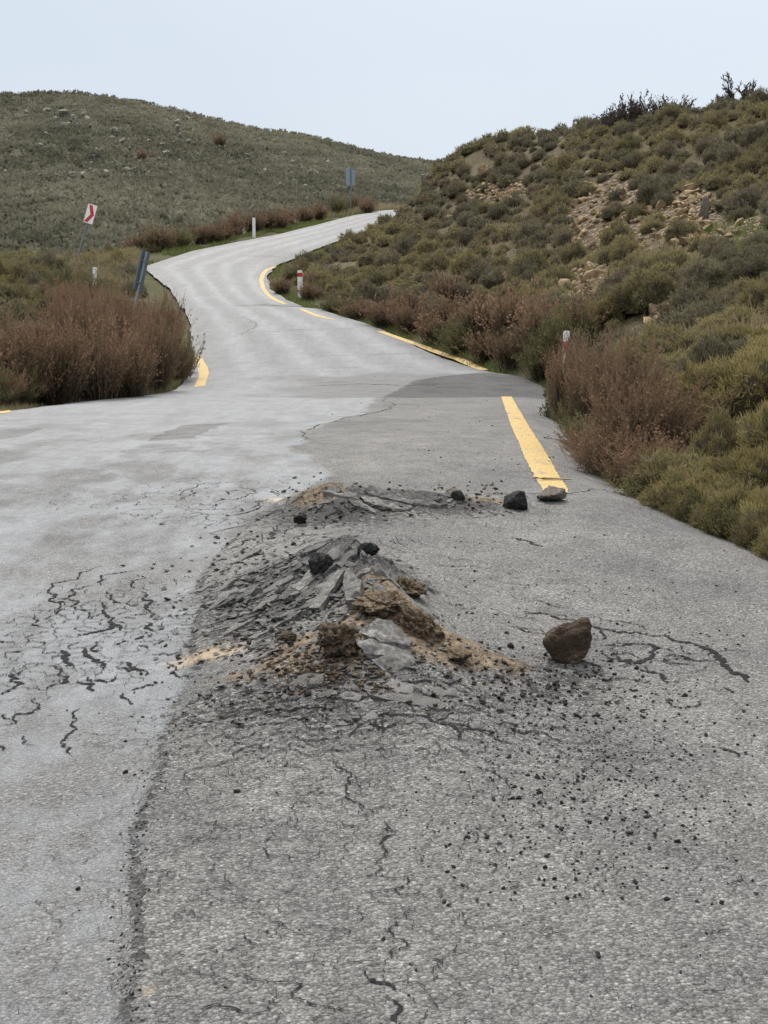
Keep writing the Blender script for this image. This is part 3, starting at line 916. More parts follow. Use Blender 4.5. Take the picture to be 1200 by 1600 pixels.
for L, w in C7: crack(crop(1.714, 0, 1150, L), w / 1.714 / 480 * .62)
C4 = [([(90, 790), (300, 750), (440, 690), (560, 650)], 7), ([(60, 760), (250, 705), (420, 680)], 8), ([(400, 770), (560, 730), (700, 720), (900, 760)], 6),
      ([(520, 700), (700, 690), (960, 750)], 6), ([(560, 790), (640, 820), (720, 770), (830, 800), (960, 820)], 9),
      ([(1050, 480), (1200, 495)], 7), ([(1070, 440), (1190, 460)], 5), ([(1000, 515), (1120, 540)], 7),
      ([(70, 140), (120, 105), (180, 100), (265, 95)], 8), ([(150, 155), (210, 150), (285, 130)], 9), ([(320, 120), (345, 135)], 9), ([(250, 115), (280, 130)], 9),
      ([(80, 170), (95, 230)], 5), ([(210, 120), (200, 135)], 9), ([(60, 150), (90, 120)], 8), ([(300, 150), (260, 175)], 6),
      ([(1010, 258), (1060, 268), (1105, 285)], 14), ([(800, 340), (890, 342)], 8), ([(250, 780), (480, 720)], 8), ([(330, 800), (520, 745)], 7),
      ([(740, 640), (960, 720)], 5), ([(560, 690), (700, 660)], 6), ([(380, 831), (600, 790)], 7), ([(100, 420), (380, 330)], 7), ([(150, 460), (420, 350)], 8),
      ([(280, 440), (440, 390)], 8), ([(200, 340), (420, 310)], 7), ([(360, 260), (520, 240)], 7), ([(300, 230), (470, 210), (610, 225)], 6), ([(560, 170), (790, 165)], 8)]
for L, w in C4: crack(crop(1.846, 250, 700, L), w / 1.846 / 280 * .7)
for L, w in [([(370, 478), (410, 476), (450, 479), (500, 477)], .08), ([(480, 576), (560, 574)], .02), ([(470, 604), (560, 600), (700, 603)], .025),
             ([(500, 556), (700, 552)], .02), ([(350, 520), (560, 512)], .02), ([(640, 560), (760, 556)], .02), ([(380, 525), (400, 505), (375, 495)], .02),
             ([(690, 662), (880, 655)], .008), ([(470, 690), (600, 686)], .008), ([(600, 622), (585, 645), (520, 660), (470, 690)], .02),
             ([(700, 770), (890, 772), (960, 770)], .012), ([(380, 400), (450, 402)], .06)]:
    crack(L, w, 5, 0.05)
# map-cracking of the worn right lane and of the heave
for i in range(90):
    u = RNG.uniform(240, 1180); v = RNG.uniform(1080, 1600)
    a = RNG.uniform(-0.5, 0.5) + (math.pi / 2 if RNG.random() < 0.2 else 0)
    L = RNG.uniform(12, 60)
    p1 = (u + L * math.cos(a), v + L * math.sin(a) * 0.5)
    if p1[1] > 1640: continue
    crack([(u, v), p1], RNG.uniform(0.0015, 0.005), 3, 0.25)
for i in range(240):
    u = RNG.normal(430, 100); v = RNG.normal(950, 90)
    if v > 1150 or v < 800 or u < 290: continue
    L = RNG.uniform(20, 70); a = -0.35 * (u < 560) + 0.3 * (u > 600) + RNG.normal(0, 0.15)
    crack([(u, v), (u + L * math.cos(a), v + L * math.sin(a))], RNG.uniform(0.003, 0.010), 3, 0.2)
def net(c, rx, ry_, cell, stretch, p0, w0, w1, ang=0.0, jit=.30):
    n = 24
    nodes = {}
    ca, sa_ = math.cos(ang), math.sin(ang)
    for i in range(-n, n + 1):
        for j in range(-n, n + 1):
            gx = (i + .5 * (j & 1)) * cell * stretch; gy = j * cell * .86
            for k, oy in ((0, -.17), (1, .17)):
                x = gx + RNG.normal(0, jit) * cell * stretch * .6; y = gy + oy * cell * 2 + RNG.normal(0, jit) * cell * .6
                nodes[i, j, k] = (c[0] + x * ca - y * sa_, c[1] + x * sa_ + y * ca)
    for (i, j, k), a in nodes.items():
        if k: continue
        e = [(i, j, 1), (i - (0 if j & 1 else 1), j - 1, 1), (i + (1 if j & 1 else 0), j - 1, 1)]
        for q in e:
            if q not in nodes: continue
            b = nodes[q]
            m = math.exp(-((((a[0] + b[0]) / 2 - c[0]) / rx) ** 2 + (((a[1] + b[1]) / 2 - c[1]) / ry_) ** 2))
            if m < .12 or RNG.random() > p0 * min(1, m * 1.6): continue
            crack_w([np.array(a), np.array(b)], w0 + (w1 - w0) * m * RNG.random() ** 2, 4, .2, False)
net(R(150, 985), .55, .75, .095, 1.0, .85, .0022, .008)
net(R(40, 1060), .35, .4, .14, 1.0, .5, .002, .007)
net(R(330, 780), .8, .7, .16, 1.3, .6, .003, .010)
net(R(1000, 1025), .42, .32, .12, 1.6, .7, .002, .011)
net(R(470, 1110), .60, .34, .065, 2.4, .9, .002, .006, .15)
net(R(690, 1100), .55, .30, .07, 2.2, .8, .002, .0055, -.2)
net(R(600, 1350), .9, .8, .13, 1.0, .6, .0013, .0036)
net(R(950, 1200), .7, .7, .17, 1.4, .35, .0012, .004)
net(R(680, 890), 1.0, 1.4, .15, 2.2, .4, .002, .006, -.15)
net(R(330, 1300), .5, 1.0, .14, 1.2, .4, .0014, .004)
net(R(560, 1180), .7, .5, .085, 1.7, .75, .0015, .0048)
net(R(600, 1520), .25, .5, .10, 1.2, .45, .0012, .004)
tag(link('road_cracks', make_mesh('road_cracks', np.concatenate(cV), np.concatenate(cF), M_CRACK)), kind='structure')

# ------------------------------------------------------------------ rocks
def hull_mesh(name, pts, mat, sub=0, amp=0.0, bevel=0.0, seed=0, freq=8.0):
    bm = bmesh.new()
    for p in pts: bm.verts.new(p)
    bmesh.ops.convex_hull(bm, input=bm.verts)
    loose = [v for v in bm.verts if not v.link_faces]
    bmesh.ops.delete(bm, geom=loose, context='VERTS')
    if bevel:
        bmesh.ops.bevel(bm, geom=list(bm.edges), offset=bevel, segments=2, affect='EDGES', clamp_overlap=True)
    if sub:
        bmesh.ops.triangulate(bm, faces=list(bm.faces))
        for _ in range(sub):
            bmesh.ops.subdivide_edges(bm, edges=list(bm.edges), cuts=1, use_grid_fill=True)
            bmesh.ops.triangulate(bm, faces=list(bm.faces))
        for v in bm.verts:
            q = Vector(v.co) * freq + Vector((seed * 3.1, seed * 1.7, 0))
            d = mnoise.fractal(q, 0.8, 2.1, 4) * amp
            v.co += v.co.normalized() * d
    bmesh.ops.recalc_face_normals(bm, faces=list(bm.faces))
    return bm_mesh(name, bm, mat, smooth=bool(sub))

def rand_rock(name, mat, seed, n=16, squash=(1, 1, 0.7), sub=0, amp=0.0, bevel=0.0):
    r = np.random.default_rng(seed)
    P = r.normal(size=(n, 3)); P /= np.linalg.norm(P, axis=1)[:, None]
    P *= r.uniform(0.7, 1.0, (n, 1)); P *= np.array(squash) * 0.5
    return hull_mesh(name, P, mat, sub, amp, bevel, seed)

# the big wedge-shaped boulder by the right-hand crack
S = 1 / (F / R(887, 1040)[1])
sil = [(-37, 27), (-22, 5), (0, 0), (22, 3), (33, 18), (38, 40), (37, 62), (31, 76), (24, 74), (4, 66), (-12, 60), (-28, 50), (-37, 40)]
pts = []
for x, z in sil:
    for dy, kk in ((-26, 0.72), (-12, 0.97), (14, 1.0), (28, 0.66)):
        pts.append((x * kk * S + (3 * S if dy < -20 else 0), dy * S, (36 + (z - 36) * kk - (6 if dy < -20 else 0)) * S))
b = R(887, 1036)
o = link('boulder', hull_mesh('boulder', [(p[0], p[1], p[2]) for p in pts], M_BROWNROCK, 4, 0.020, 0.004, 3, 11), (b[0], b[1] + 0.04, b[2] - 0.012))
tag(o, 'large brown wedge-shaped rock standing alone beside the right-hand crack', 'rock')

def place_rock(name, u, v, wpx, hpx, mat, seed, label, cat='rock', sub=2, amp=0.06, depth=0.9, tilt=0.0, sink=0.12, group=None):
    b = R(u, v)
    s = b[1] / F
    me = rand_rock(name, mat, seed, 18, (1, depth, 1), sub, amp, 0.03)
    co = np.array([q.co for q in me.vertices])
    e = co.max(0) - co.min(0)
    sx = wpx * s / e[0]; sz = hpx * s / e[2]
    o = link(name, me, (b[0], b[1] + 0.3 * wpx * s * depth, b[2] - co[:, 2].min() * sz - sink * hpx * s), (0, tilt, 0), (sx, sx, sz))
    return tag(o, label, cat, group)
place_rock('asphalt_lump', 808, 797, 40, 32, M_DARKROCK, 11, 'black round asphalt lump beside the flat grey rock', 'lump', 3, 0.05, sink=.06)
place_rock('rock', 863, 785, 48, 25, M_GREYROCK, 12, 'flat grey-brown rock lying on the near end of the yellow line', 'rock', 3, 0.04, sink=.05)
place_rock('asphalt_lump', 714, 785, 24, 21, M_DARKROCK, 13, 'small black lump in the dirt behind the mound, left of the larger lump', 'lump')
place_rock('asphalt_lump', 470, 819, 22, 20, M_DARKROCK, 14, 'dark brown-black lump at the left end of the rear heave', 'lump')
place_rock('asphalt_lump', 500, 905, 44, 46, M_DARKROCK, 15, 'dark broken lump with an orange spot lodged near the mound top', 'lump', 3, 0.09)
place_rock('asphalt_lump', 572, 868, 40, 22, M_DARKROCK, 16, 'black lump jutting out just right of the mound peak', 'lump', 3, 0.07)
place_rock('earth_clod', 527, 1028, 72, 66, M_CLOD, 17, 'large brown earth clod on the front left of the mound', 'clod', 4, 0.13, 1.0, 0.0, .2)
place_rock('earth_clod', 447, 1004, 36, 20, M_CLOD, 18, 'small rounded tan clod left of the large clod', 'clod')
place_rock('earth_clod', 600, 962, 100, 55, M_CLOD, 19, 'broad brown clod heaped in the middle of the mound', 'clod', 4, 0.13, 1.2, 0.25, .30)
place_rock('earth_clod', 655, 995, 90, 55, M_CLOD, 20, 'dark brown clod sloping down the right side of the mound', 'clod', 4, 0.13, 1.2, 0.5, .34)
place_rock('earth_clod', 715, 1033, 42, 24, M_CLOD, 21, 'small rounded brown clod at the right foot of the mound', 'clod')
place_rock('earth_clod', 640, 930, 62, 34, M_CLOD, 22, 'light brown clod high on the right side of the mound', 'clod', 4, 0.13, 1.1, 0.45, .34)
place_rock('rock', 707, 775, 28, 14, M_GREYROCK, 23, 'small pale grey rock half buried behind the rear heave', 'rock')

# tilted plates of broken asphalt
def slab(pa, label, lift0=0.0, thick=0.035, drop=0.0):
    """pa: photograph outline of the upper face, each (u, v, height above road surface in m)"""
    top = []
    for (u, v, h) in pa:
        p = hit_near(u, v, lambda X, Y, h=h: road_z(X, Y) + h)
        top.append(Vector(p))
    c = sum(top, Vector()) / len(top)
    bm = bmesh.new()
    tv = [bm.verts.new(p - c) for p in top]
    bv = [bm.verts.new((p - c) * 0.96 + Vector((0.01, 0.01, -thick))) for p in top]
    n = len(tv)
    bm.faces.new(tv); bm.faces.new(bv[::-1])
    for i in range(n): bm.faces.new((tv[i], tv[i - 1], bv[i - 1], bv[i]))
    bmesh.ops.triangulate(bm, faces=list(bm.faces))
    for _ in range(3):
        bmesh.ops.subdivide_edges(bm, edges=list(bm.edges), cuts=1)
        bmesh.ops.triangulate(bm, faces=list(bm.faces))
    for v in bm.verts:
        v.co += Vector(mnoise.noise_vector((v.co + c) * 22)) * 0.013
    bmesh.ops.recalc_face_normals(bm, faces=list(bm.faces))
    o = link('asphalt_slab', bm_mesh('asphalt_slab', bm, M_SKIN), c)
    return tag(o, label, 'asphalt slab')
slab([(563, 985, .06), (590, 966, .09), (612, 972, .08), (642, 1002, .03), (640, 1008, .02), (600, 1000, .03), (575, 996, .05)], 'pale broken asphalt plate in the middle front of the mound')
slab([(556, 1000, .06), (575, 997, .07), (640, 1020, .025), (652, 1030, .015), (600, 1025, .03), (570, 1018, .04)], 'long pale asphalt plate tilted above the front foot of the mound')
slab([(583, 1028, .03), (620, 1022, .035), (650, 1028, .02), (640, 1044, .005), (600, 1048, .005)], 'lowest pale asphalt plate at the front foot of the mound')
slab([(545, 852, .02), (552, 850, .03), (592, 878, .03), (588, 884, .01), (565, 872, .01)], 'narrow pale asphalt plate running down from the mound peak')
slab([(484, 948, .03), (528, 890, .05), (536, 892, .05), (500, 950, .03)], 'long grey asphalt plate leaning on the left face of the mound', thick=.03)
slab([(455, 915, .03), (500, 880, .05), (508, 884, .05), (470, 922, .02)], 'grey asphalt plate left of the dark lump on the mound', thick=.03)
slab([(548, 930, .06), (556, 924, .07), (608, 936, .06), (606, 941, .05), (560, 934, .05)], 'thin pale asphalt plate across the top of the brown clods', thick=.03)
slab([(566, 765, .06), (575, 757, .07), (660, 780, .03), (700, 789, .01), (640, 787, .02), (590, 775, .04)], 'long pale asphalt plate tilted on the rear heave')
slab([(560, 772, .03), (590, 778, .03), (660, 794, .005), (620, 796, .005), (570, 784, .02)], 'lower pale asphalt plate under the long plate of the rear heave')
slab([(535, 905, .06), (545, 885, .07), (566, 910, .06), (560, 938, .05), (540, 940, .05)], 'grey upright asphalt plate under the mound peak', thick=.04)

# many smaller plates leaning against both flanks of the burst fold
def plate_mesh(seed, mat):
    r = np.random.default_rng(seed)
    n = int(r.integers(5, 8))
    a = np.sort(r.uniform(0, 6.28, n)); rad = r.uniform(.34, .56, n)
    bm = bmesh.new()
    tv = [bm.verts.new((math.cos(q) * k * 1.55, math.sin(q) * k * .8, 0)) for q, k in zip(a, rad)]
    bv = [bm.verts.new((v.co.x * .93 + .03, v.co.y * .93, -.26)) for v in tv]
    bm.faces.new(tv); bm.faces.new(bv[::-1])
    for i in range(n): bm.faces.new((tv[i], tv[i - 1], bv[i - 1], bv[i]))
    bmesh.ops.triangulate(bm, faces=list(bm.faces))
    for _ in range(3):
        bmesh.ops.subdivide_edges(bm, edges=list(bm.edges), cuts=1)
        bmesh.ops.triangulate(bm, faces=list(bm.faces))
    for v in bm.verts: v.co += Vector(mnoise.noise_vector(v.co * 3.6 + Vector((seed, 0, 0)))) * .085
    bmesh.ops.recalc_face_normals(bm, faces=list(bm.faces))
    return bm_mesh('plate', bm, mat)
PL_ME = [plate_mesh(700 + i, (M_SKIN, M_ASPH, M_SLAB, M_ASPH)[i % 4]) for i in range(7)]
def surf_n(x, y, e=0.06):
    zx = rz1(x + e, y) - rz1(x - e, y); zy = rz1(x, y + e) - rz1(x, y - e)
    return Vector((-zx, -zy, 2 * e)).normalized()
def lean_plate(u, v, s, ang, extra, label, group, dz=0.0):
    p = R(u, v)
    n = surf_n(p[0], p[1])
    up = Vector((math.cos(ang), math.sin(ang), 0)); up = (up - n * up.dot(n)).normalized()
    n2 = (n + up * -extra).normalized(); up = (up - n2 * up.dot(n2)).normalized()
    M = Matrix((up, n2.cross(up), n2)).transposed().to_euler()
    o = link('broken_plate', PL_ME[int(RNG.integers(7))], (p[0], p[1], p[2] + .10 * s + dz), M, (s, s * RNG.uniform(.7, 1.15), s * RNG.uniform(.7, 1.3)))
    tag(o, label, 'asphalt plate', group)
for i in range(64):
    t_ = RNG.random()
    u = 520 - 175 * t_ + RNG.normal(0, 18); v = 905 + 40 * t_ + RNG.normal(0, 28)
    if v > 985: continue
    lean_plate(u, v, RNG.uniform(.06, .19), .25 + RNG.normal(0, .4), RNG.uniform(-.05, .30), 'broken grey asphalt plate leaning on the left flank of the mound', 'broken asphalt plates on the left flank of the mound')
for i in range(26):
    lean_plate(RNG.uniform(380, 680), RNG.normal(1092, 22), RNG.uniform(.09, .20), .1 + RNG.normal(0, .4), RNG.uniform(-.05, .05), 'flat broken asphalt plate at the front foot of the mound', 'broken asphalt plates at the front foot of the mound', -.012)
for i in range(14):
    lean_plate(RNG.normal(590, 45), RNG.normal(905, 26), RNG.uniform(.06, .14), 2.6 + RNG.normal(0, .4), RNG.uniform(.0, .35), 'broken asphalt plate near the crest on the right of the mound', 'broken asphalt plates near the crest of the mound')
for i in range(30):
    lean_plate(RNG.uniform(450, 720), RNG.normal(780, 9), RNG.uniform(.08, .20), .6 + RNG.normal(0, .6), RNG.uniform(-.05, .18), 'broken asphalt plate on the rear heave behind the mound', 'broken asphalt plates on the rear heave', -.01)

# loose crumbs and stones on the road
crumbs = []
def crumb_at(u, v, s, mi): crumbs.append((u, v, s, mi))
for i in range(330):                  # thrown to the right of the mound
    crumb_at(RNG.uniform(690, 1190), RNG.uniform(720, 1420), RNG.uniform(0.006, 0.020), 0)
for i in range(260):
    crumb_at(RNG.normal(930, 110), RNG.normal(1190, 110), RNG.uniform(0.006, 0.024), 0)
for i in range(150):
    crumb_at(RNG.normal(840, 80), RNG.normal(1070, 30), RNG.uniform(0.010, 0.032), 0)
for i in range(80):
    crumb_at(RNG.uniform(500, 900), RNG.uniform(560, 740), RNG.uniform(0.010, 0.03), 0)
for i in range(70):
    crumb_at(RNG.uniform(60, 1150), RNG.uniform(1100, 1560), RNG.uniform(0.005, 0.013), 0)
for i in range(160):
    crumb_at(RNG.uniform(440, 800), RNG.normal(783, 16), RNG.uniform(0.012, 0.045), RNG.integers(0, 3))
for i in range(800):
    crumb_at(RNG.normal(430, 75), RNG.normal(945, 70), RNG.uniform(0.012, 0.050), int(RNG.random() < .88))
for i in range(420):
    crumb_at(RNG.normal(590, 110), RNG.normal(1020, 45), RNG.uniform(0.010, 0.035), int(RNG.choice([1, 1, 2, 2, 2])))
for i in range(260):
    crumb_at(RNG.normal(500, 50), RNG.normal(1045, 22), RNG.uniform(0.010, 0.035), 2)
for i in range(230):                  # along the broken lane edge
    v = RNG.uniform(1090, 1600)
    eu = np.interp(v, [1080, 1170, 1290, 1380, 1480, 1600], [295, 250, 212, 205, 188, 205])
    crumb_at(eu + RNG.normal(4, 12), v, RNG.uniform(0.004, 0.013), RNG.integers(0, 2))
for i in range(120):
    crumb_at(RNG.normal(380, 90), RNG.normal(1110, 35), RNG.uniform(0.008, 0.024), int(RNG.random() < .7))
for u, v, s in [(742, 893, .03), (122, 1390, .022), (370, 1238, .03), (196, 1208, .03), (210, 1212, .018), (840, 1215, .035), (852, 1357, .022), (520, 770, .03),
                (783, 753, .04), (780, 1015, .03), (798, 1012, .05), (878, 1298, .018), (795, 1184, .02), (770, 1193, .014), (1164, 1178, .025), (1116, 1131, .02)]:
    crumb_at(u, v, s, 0)
CR_ME = [[rand_rock('crumb', m, 100 + 10 * j + i, 12, (1, 0.9, 0.62 if j != 1 else 0.32)) for i in range(5)]
         for j, m in enumerate((M_DARKROCK, M_SLAB, M_CLOD))]
crumbs = [c for c in crumbs if c[0] < 1260 and c[1] < 1620]
items = []
for (u, v, s, mi) in crumbs:
    p = R(u, v)
    if p[0] > XR(p[1]) - 0.05: continue
    items.append((s / p[1], p, s, int(mi)))
items.sort(key=lambda a: -a[0])
CR_N = (('asphalt_crumb', 'loose black asphalt crumb scattered on the road', 'black asphalt crumbs scattered over the road'),
        ('asphalt_chip', 'flat grey asphalt chip strewn on the broken mound', 'grey asphalt chips strewn over the mound'),
        ('dirt_lump', 'small brown dirt lump spilled around the mound', 'brown dirt lumps spilled around the mound'))
cnt = [0, 0, 0]
rest = {0: [], 1: [], 2: []}
for k, p, s, mi in items:
    rot = (RNG.uniform(-.4, .4), RNG.uniform(-.4, .4), RNG.uniform(0, 6.28))
    sc = (s * RNG.uniform(0.9, 1.7), s, s)
    loc = (p[0], p[1], p[2] + s * 0.18)
    if cnt[mi] < 290:
        cnt[mi] += 1
        n, lab, grp = CR_N[mi]
        tag(link(n, CR_ME[mi][int(RNG.integers(5))], loc, rot, sc), lab, n.replace('_', ' ').split()[-1], grp)
    else:
        rest[mi].append((loc, rot, sc))
# uncountable grit
def merge_copies(name, srcs, placements, mat, attr=None):
    Vs, Fs = [], []
    off = 0
    rn = []
    data = []
    for s in srcs:
        co = np.empty(len(s.vertices) * 3, np.float32); s.vertices.foreach_get('co', co)
        s.calc_loop_triangles()
        tr = np.empty(len(s.loop_triangles) * 3, np.int32); s.loop_triangles.foreach_get('vertices', tr)
        data.append((co.reshape(-1, 3), tr.reshape(-1, 3)))
    for loc, rot, sc in placements:
        co, tr = data[int(RNG.integers(len(data)))]
        from mathutils import Euler
        Rm = np.array(Euler(rot).to_matrix())
        Vs.append((co * np.array(sc)) @ Rm.T + np.array(loc)); Fs.append(tr + off); off += len(co)
    return make_mesh(name, np.concatenate(Vs), np.concatenate(Fs), mat)
grit = []
for i in range(2000):
    kx = RNG.random()
    if kx < 0.14: u, v = RNG.normal(450, 110), RNG.normal(970, 90)
    elif kx < 0.7: u, v = RNG.normal(930, 120), RNG.normal(1160, 110)
    elif kx < 0.85: u, v = RNG.uniform(440, 860), RNG.normal(785, 14)
    else: u, v = RNG.normal(620, 120), RNG.normal(1030, 40)
    if v > 1600 or v < 740 or u > 1190 or u < 150: continue
    p = R(u, v); s = RNG.uniform(0.004, 0.012)
    grit.append(((p[0], p[1], p[2] + s * .2), (0, 0, RNG.uniform(0, 6)), (s * 1.3, s, s)))
tag(link('asphalt_grit', merge_copies('asphalt_grit', CR_ME[0], grit + rest[0], M_DARKROCK)), 'black asphalt grit strewn thickly around the mound', 'grit', kind='stuff')
for mi, n, m, lab in ((1, 'asphalt_rubble', M_SLAB, 'grey asphalt rubble covering the left flank of the mound'), (2, 'loose_soil', M_CLOD, 'loose brown soil crumbs covering the mound')):
    if rest[mi]:
        tag(link(n, merge_copies(n, CR_ME[mi], rest[mi], m)), lab, 'rubble', kind='stuff')

# ------------------------------------------------------------------ sticks on the road
def tube(name, P, r0, r1, mat, seg=6):
    P = [Vector(p) for p in P]
    V, Fc = [], []
    for i, p in enumerate(P):
        d = (P[min(i + 1, len(P) - 1)] - P[max(i - 1, 0)]).normalized()
        a = d.orthogonal().normalized(); b_ = d.cross(a)
        r = r0 + (r1 - r0) * i / (len(P) - 1)
        for k in range(seg):
            t_ = 2 * math.pi * k / seg
            V.append(p + (a * math.cos(t_) + b_ * math.sin(t_)) * r)
    for i in range(len(P) - 1):
        for k in range(seg):
            Fc.append((i * seg + k, i * seg + (k + 1) % seg, (i + 1) * seg + (k + 1) % seg, (i + 1) * seg + k))
    return make_mesh(name, np.array(V), np.array(Fc), mat, smooth=True)
def stick(pxs, r, mat, label, lift=0.012):
    P = []
    for u, v in pxs:
        p = R(u, v); P.append((p[0], p[1], p[2] + lift))
    tag(link('stick', tube('stick', P, r, r * 0.6, mat)), label, 'stick')
stick([(833, 750), (850, 752), (870, 752), (893, 753)], 0.012, M_STICK, 'thin pale stick lying across the yellow line by the flat rock', 0.022)
stick([(850, 685), (875, 688), (905, 697), (935, 712)], 0.008, M_BARE, 'upper dark twig reaching onto the road from under the right shrub')
stick([(873, 697), (900, 708), (925, 718)], 0.007, M_BARE, 'lower dark twig reaching onto the road from under the right shrub')

# ------------------------------------------------------------------ plants
def ribbons(P, w, rnd):
    """P (n,k,3) polylines -> ribbon quads with random facing"""
    n, k, _ = P.shape
    d = P[:, -1] - P[:, 0]
    r = rnd.normal(size=(n, 3))
    s = np.cross(d, r); s /= np.linalg.norm(s, axis=1)[:, None] + 1e-9
    tw = np.linspace(1, 0.35, k)
    A = P + s[:, None] * (w[:, None] * tw / 2)[..., None]
    B = P - s[:, None] * (w[:, None] * tw / 2)[..., None]
    V = np.stack([A, B], 2).reshape(n, 2 * k, 3)
    base = (np.arange(n) * 2 * k)[:, None]
    i = np.arange(k - 1)[None] * 2
    Fc = np.stack([base + i, base + i + 1, base + i + 3, base + i + 2], -1).reshape(-1, 4)
    return V.reshape(-1, 3), Fc

def shrub_meshes(seed, n_stem=260, spread=50, leaf=22, mats=None, lw=1.0, leafsize=1.0):
    """upright many-stemmed shrub, height about 1: returns (branches mesh, foliage mesh)"""
    r = np.random.default_rng(seed)
    k = 6
    th = np.radians(spread) * r.uniform(0, 1, n_stem) ** 0.6
    ph = r.uniform(0, 2 * np.pi, n_stem)
    D = np.stack([np.sin(th) * np.cos(ph), np.sin(th) * np.sin(ph), np.cos(th)], 1)
    L = r.uniform(0.62, 1.06, n_stem) * (1 - 0.12 * (th / th.max()))
    L *= 1 + 0.14 * np.sin(3 * ph + seed) + 0.1 * np.sin(5 * ph + 2 * seed)
    base = np.stack([r.normal(0, .12, n_stem), r.normal(0, .12, n_stem), np.full(n_stem, -0.08)], 1)
    tt = np.linspace(0, 1, k)
    P = base[:, None] + D[:, None] * (L[:, None] * tt)[..., None]
    P[:, :, 2] += (0.16 * (th / 1.0))[:, None] * (tt ** 2)[None] * L[:, None]
    P += np.cumsum(r.normal(0, 0.014, (n_stem, k, 3)), 1)
    V1, F1 = ribbons(P, np.full(n_stem, 0.013) * lw * r.uniform(.7, 1.5, n_stem), r)
    nt_ = 7
    ti = r.uniform(0.3, 0.97, (n_stem, nt_))
    idx = ti * (k - 1); i0 = np.floor(idx).astype(int).clip(0, k - 2); fr = idx - i0
    S_ = np.take_along_axis(P, i0[..., None], 1) * (1 - fr[..., None]) + np.take_along_axis(P, i0[..., None] + 1, 1) * fr[..., None]
    td = D[:, None] + r.normal(0, 0.42, (n_stem, nt_, 3)) + np.array([0, 0, 0.35])
    td /= np.linalg.norm(td, axis=2)[..., None]
    tl = r.uniform(0.10, 0.26, (n_stem, nt_))
    E = S_ + td * tl[..., None]
    mid = (S_ + E) / 2 + r.normal(0, 0.012, S_.shape)
    T = np.stack([S_, mid, E], 2).reshape(-1, 3, 3)
    V2, F2 = ribbons(T, np.full(len(T), 0.008) * lw, r)
    V = np.concatenate([V1, V2]); Fc = np.concatenate([F1, F2 + len(V1)])
    hgt = V[:, 2].clip(0, 1.2)
    rad = np.linalg.norm(V - np.array([0, 0, 0.1]), axis=1)
    me_b = make_mesh('branches', V, Fc, mats[0], attrs={'rnd': np.repeat(r.random(len(V) // 2), 2)[:len(V)], 'tip': rad.clip(0, 1), 'plant': np.zeros(len(V))})
    # foliage: small leaves and dry flower heads along the twigs
    nl = n_stem * leaf
    tw = r.integers(0, len(T), nl); a = r.uniform(0.1, 1.05, nl)[:, None]
    Lp = T[tw, 0] * (1 - a) + T[tw, 2] * a + r.normal(0, 0.008, (nl, 3))
    ld = (T[tw, 2] - T[tw, 0]); ld /= np.linalg.norm(ld, axis=1)[:, None]
    ld = ld + r.normal(0, 0.55, (nl, 3)); ld /= np.linalg.norm(ld, axis=1)[:, None]
    ll = r.uniform(0.016, 0.042, nl) * leafsize
    sd_ = np.cross(ld, r.normal(size=(nl, 3))); sd_ /= np.linalg.norm(sd_, axis=1)[:, None]
    wv = (ll * r.uniform(.22, .42, nl))[:, None] * sd_
    q = np.stack([Lp, Lp + ld * (ll * .5)[:, None] + wv, Lp + ld * ll[:, None], Lp + ld * (ll * .5)[:, None] - wv], 1)
    Vf = q.reshape(-1, 3)
    Ff = np.arange(nl * 4).reshape(-1, 4)
    rad = np.linalg.norm(Lp - np.array([0, 0, 0.1]), axis=1).clip(0, 1.1)
    me_f = make_mesh('foliage', Vf, Ff, mats[1], attrs={'rnd': np.repeat(r.random(nl), 4), 'tip': np.repeat(rad, 4), 'plant': np.zeros(nl * 4)})
    return me_b, me_f

